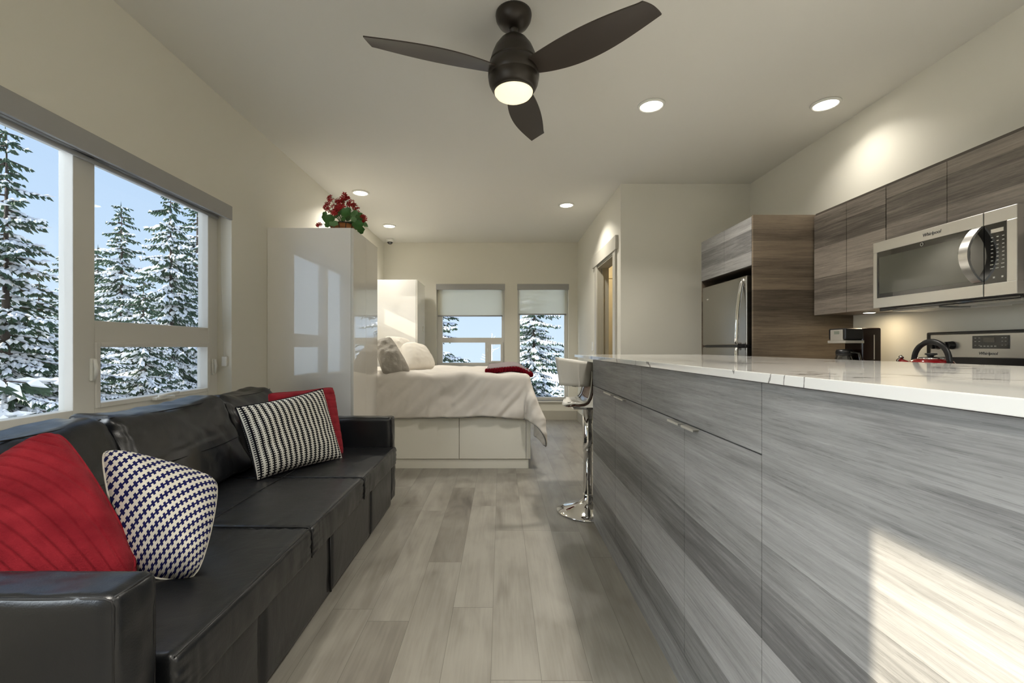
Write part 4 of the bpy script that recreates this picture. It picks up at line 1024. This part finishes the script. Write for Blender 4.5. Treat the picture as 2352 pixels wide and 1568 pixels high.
def coffee_maker():
    z = .926; y0, y1 = 2.95, 3.105; xf, xb = 2.235, 2.47
    o = thing('coffee_maker', ((xf + xb) / 2, (y0 + y1) / 2, z), 'black and silver drip coffee maker beside the range', 'coffee maker')
    MB().box(xf, xb, y0, y1, z, z + .045, .012, seg=3).build('base', M['black_plastic'], o)
    t = MB().box(xf + .11, xb, y0, y1, z + .03, 1.306, .012, seg=3).build('water_tank', M['brown_black'], o)
    MB().box(2.418, 2.424, y0 - .002, y0 + .002, 1.10, 1.26).build('level_gauge', M['chrome_dull'], t)
    h = MB().box(xf, xb - .0, y0 + .001, y1 - .001, 1.228, 1.304, .012, seg=3).build('brew_head', M['black_plastic'], o)
    MB().box(xf - .003, xf + .010, y0 + .022, y1 - .022, 1.222, 1.296, .005).build('control_panel', M['chrome_dull'], h)
    MB().box(xf - .004, xf - .002, y0 + .05, y0 + .095, 1.266, 1.286).build('clock_display', M['lcd'], h)
    MB().box(xf - .002, xf + .120, y0 - .003, y1 + .003, 1.206, 1.224, .002).build('silver_band', M['chrome_dull'], o)
    c = thing('coffee_carafe', (xf + .06, (y0 + y1) / 2, z + .046), 'glass coffee carafe sitting in the coffee maker', 'carafe')
    cx, cy = xf + .052, (y0 + y1) / 2
    MB().lathe(cx, cy, [(.0, z + .047), (.052, z + .048), (.064, z + .07), (.068, z + .11), (.060, z + .16), (.046, z + .20), (.045, z + .215)], 36).build('glass_body', M['carafe'], c)
    MB().lathe(cx, cy, [(.047, z + .198), (.049, z + .222), (.044, z + .238), (.0, z + .242)], 36).build('lid', M['black_plastic'], c)
    MB().tube([(cx + .0, cy - .045, z + .222), (cx + .03, cy - .085, z + .215), (cx + .035, cy - .095, z + .15), (cx + .01, cy - .07, z + .09)], .009, 10, flat=(1.4, .8)).build('handle', M['black_gloss'], c)
M['brown_black'] = mat('dark_brown_plastic', (.016, .007, .005), .25)
M['carafe'] = mat('carafe_glass', (.02, .018, .016), .03, coat=1, spec=.8)
coffee_maker()

# ------------------------------------------------------------------ outdoors
GZ = -5.0
def snow_ground():
    m = MB(); m.grid(lambda u, v: (-90 + 180 * u, -60 + 190 * v, GZ + .5 * noise.noise(Vector((u * 14, v * 14, 0)))), 60, 60)
    m.build('snowy_ground', M['snow'], kind='structure')
snow_ground()

def make_tree(seed, Ht, R, dens=1.0, snow=.55, t0=.02):
    """spruce in local coordinates (base z = 0): returns foliage and snow builders and a trunk builder"""
    rnd = random.Random(seed); fo, sn, tk = MB(), MB(), MB()
    tk.tube([(0, 0, 0), (0, 0, Ht * .5), (.02, 0, Ht * .985)], [Ht * .012 + .04, Ht * .006 + .015, .006], 9)
    def spindle(mb, p, d, L, r_, side, flat=1.0):
        d = d.normalized(); a = d.cross(Vector((0, 0, 1)))
        if a.length < 1e-4: a = Vector((1, 0, 0))
        a.normalize(); c = a.cross(d)
        q = p + d * L * .42
        mb.add([p, q + a * r_, q + c * r_ * flat, q - a * r_, q - c * r_ * flat, p + d * L], [(0, 1, 2), (0, 2, 3), (0, 3, 4), (0, 4, 1), (5, 2, 1), (5, 3, 2), (5, 4, 3), (5, 1, 4)])
    nl = int(46 * dens); 
    for l in range(nl):
        t = t0 + (1 - t0) * (l + rnd.uniform(-.3, .3)) / nl
        t = min(max(t, .02), .985); z0 = Ht * t
        Lm = R * ((1 - t) ** .72) * (1.0 if t > .15 else .9) + .10
        nb = 9 if t < .6 else (7 if t < .85 else 5); a0 = rnd.uniform(0, 6.28)
        for bI in range(nb):
            a = a0 + 2 * PI * bI / nb + rnd.uniform(-.25, .25); L_ = Lm * rnd.choice([.55, .75, .85, .95, 1.05, 1.25]) * rnd.uniform(.9, 1.1); z0 = Ht * min(.985, max(.02, t + rnd.uniform(-.6, .6) / nl))
            dr = Vector((math.cos(a), math.sin(a), 0)); sd = Vector((-dr.y, dr.x, 0)); droop = rnd.uniform(.35, .85) * (1 - .5 * t)
            def P(q_):
                s_ = max(0.0, q_); return Vector((0, 0, z0)) + dr * (L_ * s_) + Vector((0, 0, L_ * (.10 * s_ - droop * s_ ** 1.3 + .22 * droop * s_ ** 4)))
            st = max(3, int(L_ / .078))
            tk.tube([P(0), P(.5), P(.97)], [.018, .012, .005], 4, cap=False)
            for k in range(1, st + 1):
                s_ = k / st; p = P(s_); tang = (P(min(1, s_ + .03)) - P(s_ - .03)).normalized(); tw = (.24 * (1 - s_ * .6) + .05) * min(1, .45 + L_ * .5)
                for sg in (-1, 1):
                    d = tang * rnd.uniform(.5, .9) + sd * sg * rnd.uniform(.6, 1.0) + Vector((0, 0, rnd.uniform(-1.5, -.25)))
                    LL = tw * rnd.uniform(.7, 1.25)
                    spindle(fo, p, d, LL, LL * .12 + .006, 1)
                    spindle(fo, p + d.normalized() * LL * .4, d * .6 + tang * .5 + Vector((0, 0, rnd.uniform(-.5, .1))), LL * .7, LL * .10 + .006, 1)
                    if rnd.random() < snow * (1 if t < .9 else .35): spindle(sn, p + Vector((0, 0, .028)) + d.normalized() * LL * .1, d, LL * rnd.uniform(.6, .95), LL * .22 + .012, 1, .75)
                spindle(fo, p, tang + Vector((0, 0, rnd.uniform(-.9, -.2))), tw * .8, tw * .12 + .008, 1)
                if rnd.random() < snow * .7 and t < .9: spindle(sn, p - tang * .05 + Vector((0, 0, .03)), tang, .18, .040, 1, .7)
    for k in range(5):
        a = k * 1.26; spindle(fo, Vector((0, 0, Ht * .965)), Vector((math.cos(a), math.sin(a), .5)), .22, .018, 1)
    spindle(fo, Vector((0, 0, Ht * .96)), Vector((0, 0, 1)), .45, .022, 1)
    return fo, sn, tk
def tree_object(seed, Ht, R, **k):
    fo, sn, tk = make_tree(seed, Ht, R, **k)
    o = thing('spruce_tree', (0, 0, 0), 'x', 'tree', 'snow-covered spruces outside the windows')
    tk.build('trunk', M['bark'], o); f = fo.build('foliage', M['needle'], o); f['kind'] = 'stuff'; s_ = sn.build('snow', M['snow'], o); s_['kind'] = 'stuff'
    return o
protos = [tree_object(11, 11.0, 2.3, snow=.78), tree_object(12, 11.0, 1.9, snow=.88), tree_object(13, 11.0, 1.5, snow=.70, dens=1.1)]
used = [False] * 3
def tree(kind, x, y, topz, label, rz=0, fat=1.0, base=GZ):
    o = protos[kind] if not used[kind] else copy_tree(protos[kind]); used[kind] = True
    s_ = (topz - base) / 11.0
    o.location = (x, y, base); o.scale = (s_ * fat, s_ * fat, s_); o.rotation_euler = (0, 0, rz); o['label'] = label
def at(px, py, Y):       # tree top seen at this pixel, at depth Y
    p = PX(px, py, Y); return p.x, p.y, p.z
x, y, z = at(12, 285, 8.0); tree(2, x, y, z, 'tall slender snowy spruce at the left edge of the sofa window', .3, 1.1)
x, y, z = at(278, 462, 13.0); tree(1, x, y, z, 'pointed snowy spruce with bare leader in the middle of the right pane', 1.2, .95)
x, y, z = at(392, 415, 12.0); tree(0, x, y, z, 'broad snowy spruce at the right side of the sofa window', 2.1, .8)
x, y, z = at(160, 560, 14.5); tree(0, x, y, z, 'snowy spruce partly behind the window mullion', .7, .9)
x, y, z = at(455, 440, 15.5); tree(2, x, y, z, 'narrow spruce hugging the right jamb of the sofa window', 4.0, 1.3)
x, y, z = at(90, 640, 10.5); tree(1, x, y, z, 'lower bushy snow-laden spruce in the left pane', 5.0, 1.35)
x, y, z = at(225, 560, 17); tree(1, x, y, z, 'distant spruce right of the window mullion', 3.0, 1.1)
x, y, z = at(330, 640, 10); tree(0, x, y, z, 'low wide snow-laden spruce behind the awning sash', 2.6, .95)
x, y, z = at(215, 690, 9.0); tree(1, x, y, z, 'small snow-laden spruce below the middle rail', 1.9, 1.3)
x, y, z = at(420, 660, 13.5); tree(2, x, y, z, 'snowy spruce filling the lower right of the sofa window', 5.3, 1.6)
x, y, z = at(30, 650, 15); tree(0, x, y, z, 'distant spruce low in the left pane', 1.0, 1.2)
x, y, z = at(-60, 640, 8.5); tree(0, x, y, z, 'low snow-laden spruce at the bottom left of the window', 3.7, 1.0)
x, y, z = at(1226, 600, 13.5); tree(1, x, y, z, 'sunlit snowy spruce in the tall narrow bedroom window', .5, 1.15)
x, y, z = at(975, 600, 12.0); tree(0, x, y, z, 'spruce whose boughs reach into the left of the bedroom window', 2.9, 1.25)
x, y, z = at(1305, 800, 17.0); tree(1, x, y, z, 'lower snowy spruce beyond the narrow window jamb', 2.2, .9)
x, y, z = at(1130, 765, 20.0)
o = thing('frosted_treetop', (x, y, GZ), 'thin bare frosted treetop in the sliding pane of the bedroom window', 'tree')
m = MB(); m.tube([(x, y, GZ), (x, y, z - 1.2), (x, y, z)], [.08, .022, .008], 7)
rt = random.Random(8)
for k in range(14):
    zz = z - .12 - k * .10; a = rt.uniform(0, 6.28); l_ = .12 + k * .035
    m.tube([(x, y, zz), (x + l_ * .6 * math.cos(a), y + l_ * .6 * math.sin(a), zz + .02), (x + l_ * math.cos(a), y + l_ * math.sin(a), zz + .10)], [.012, .010, .005], 5)
m.build('frosted_stem', M['snow'], o)
# spruces added out of view to block the sun at the sofa window
for (x, y, z, k, lab) in ((-6.0, 1.9, 8.4, 0, 'unseen spruce added to block sun, level with the sofa'), (-7.0, 2.6, 9.2, 0, 'unseen spruce added to block sun, near the sofa end'), (-8.3, 2.1, 10.0, 1, 'unseen spruce added to block sun, behind the other two')):
    tree(k, x, y, z, lab, x + y, 1.22)

# look-alikes share a group
for key, g_ in (('throw_pillow', 'cushions on the sofa'), ('bed_pillow', 'pillows on the bed'), ('wardrobe', 'white wardrobes at the bed'), ('wall_cabinet', 'wood-look wall cabinets'), ('base_cabinet', 'wood-look base cabinets'), ('kitchen_countertop', 'countertops beside the range'), ('roller_shade', 'roller shades')):
    for ob in bpy.data.objects:
        if ob.parent is None and ob.name.split('.')[0] == key: ob['group'] = g_
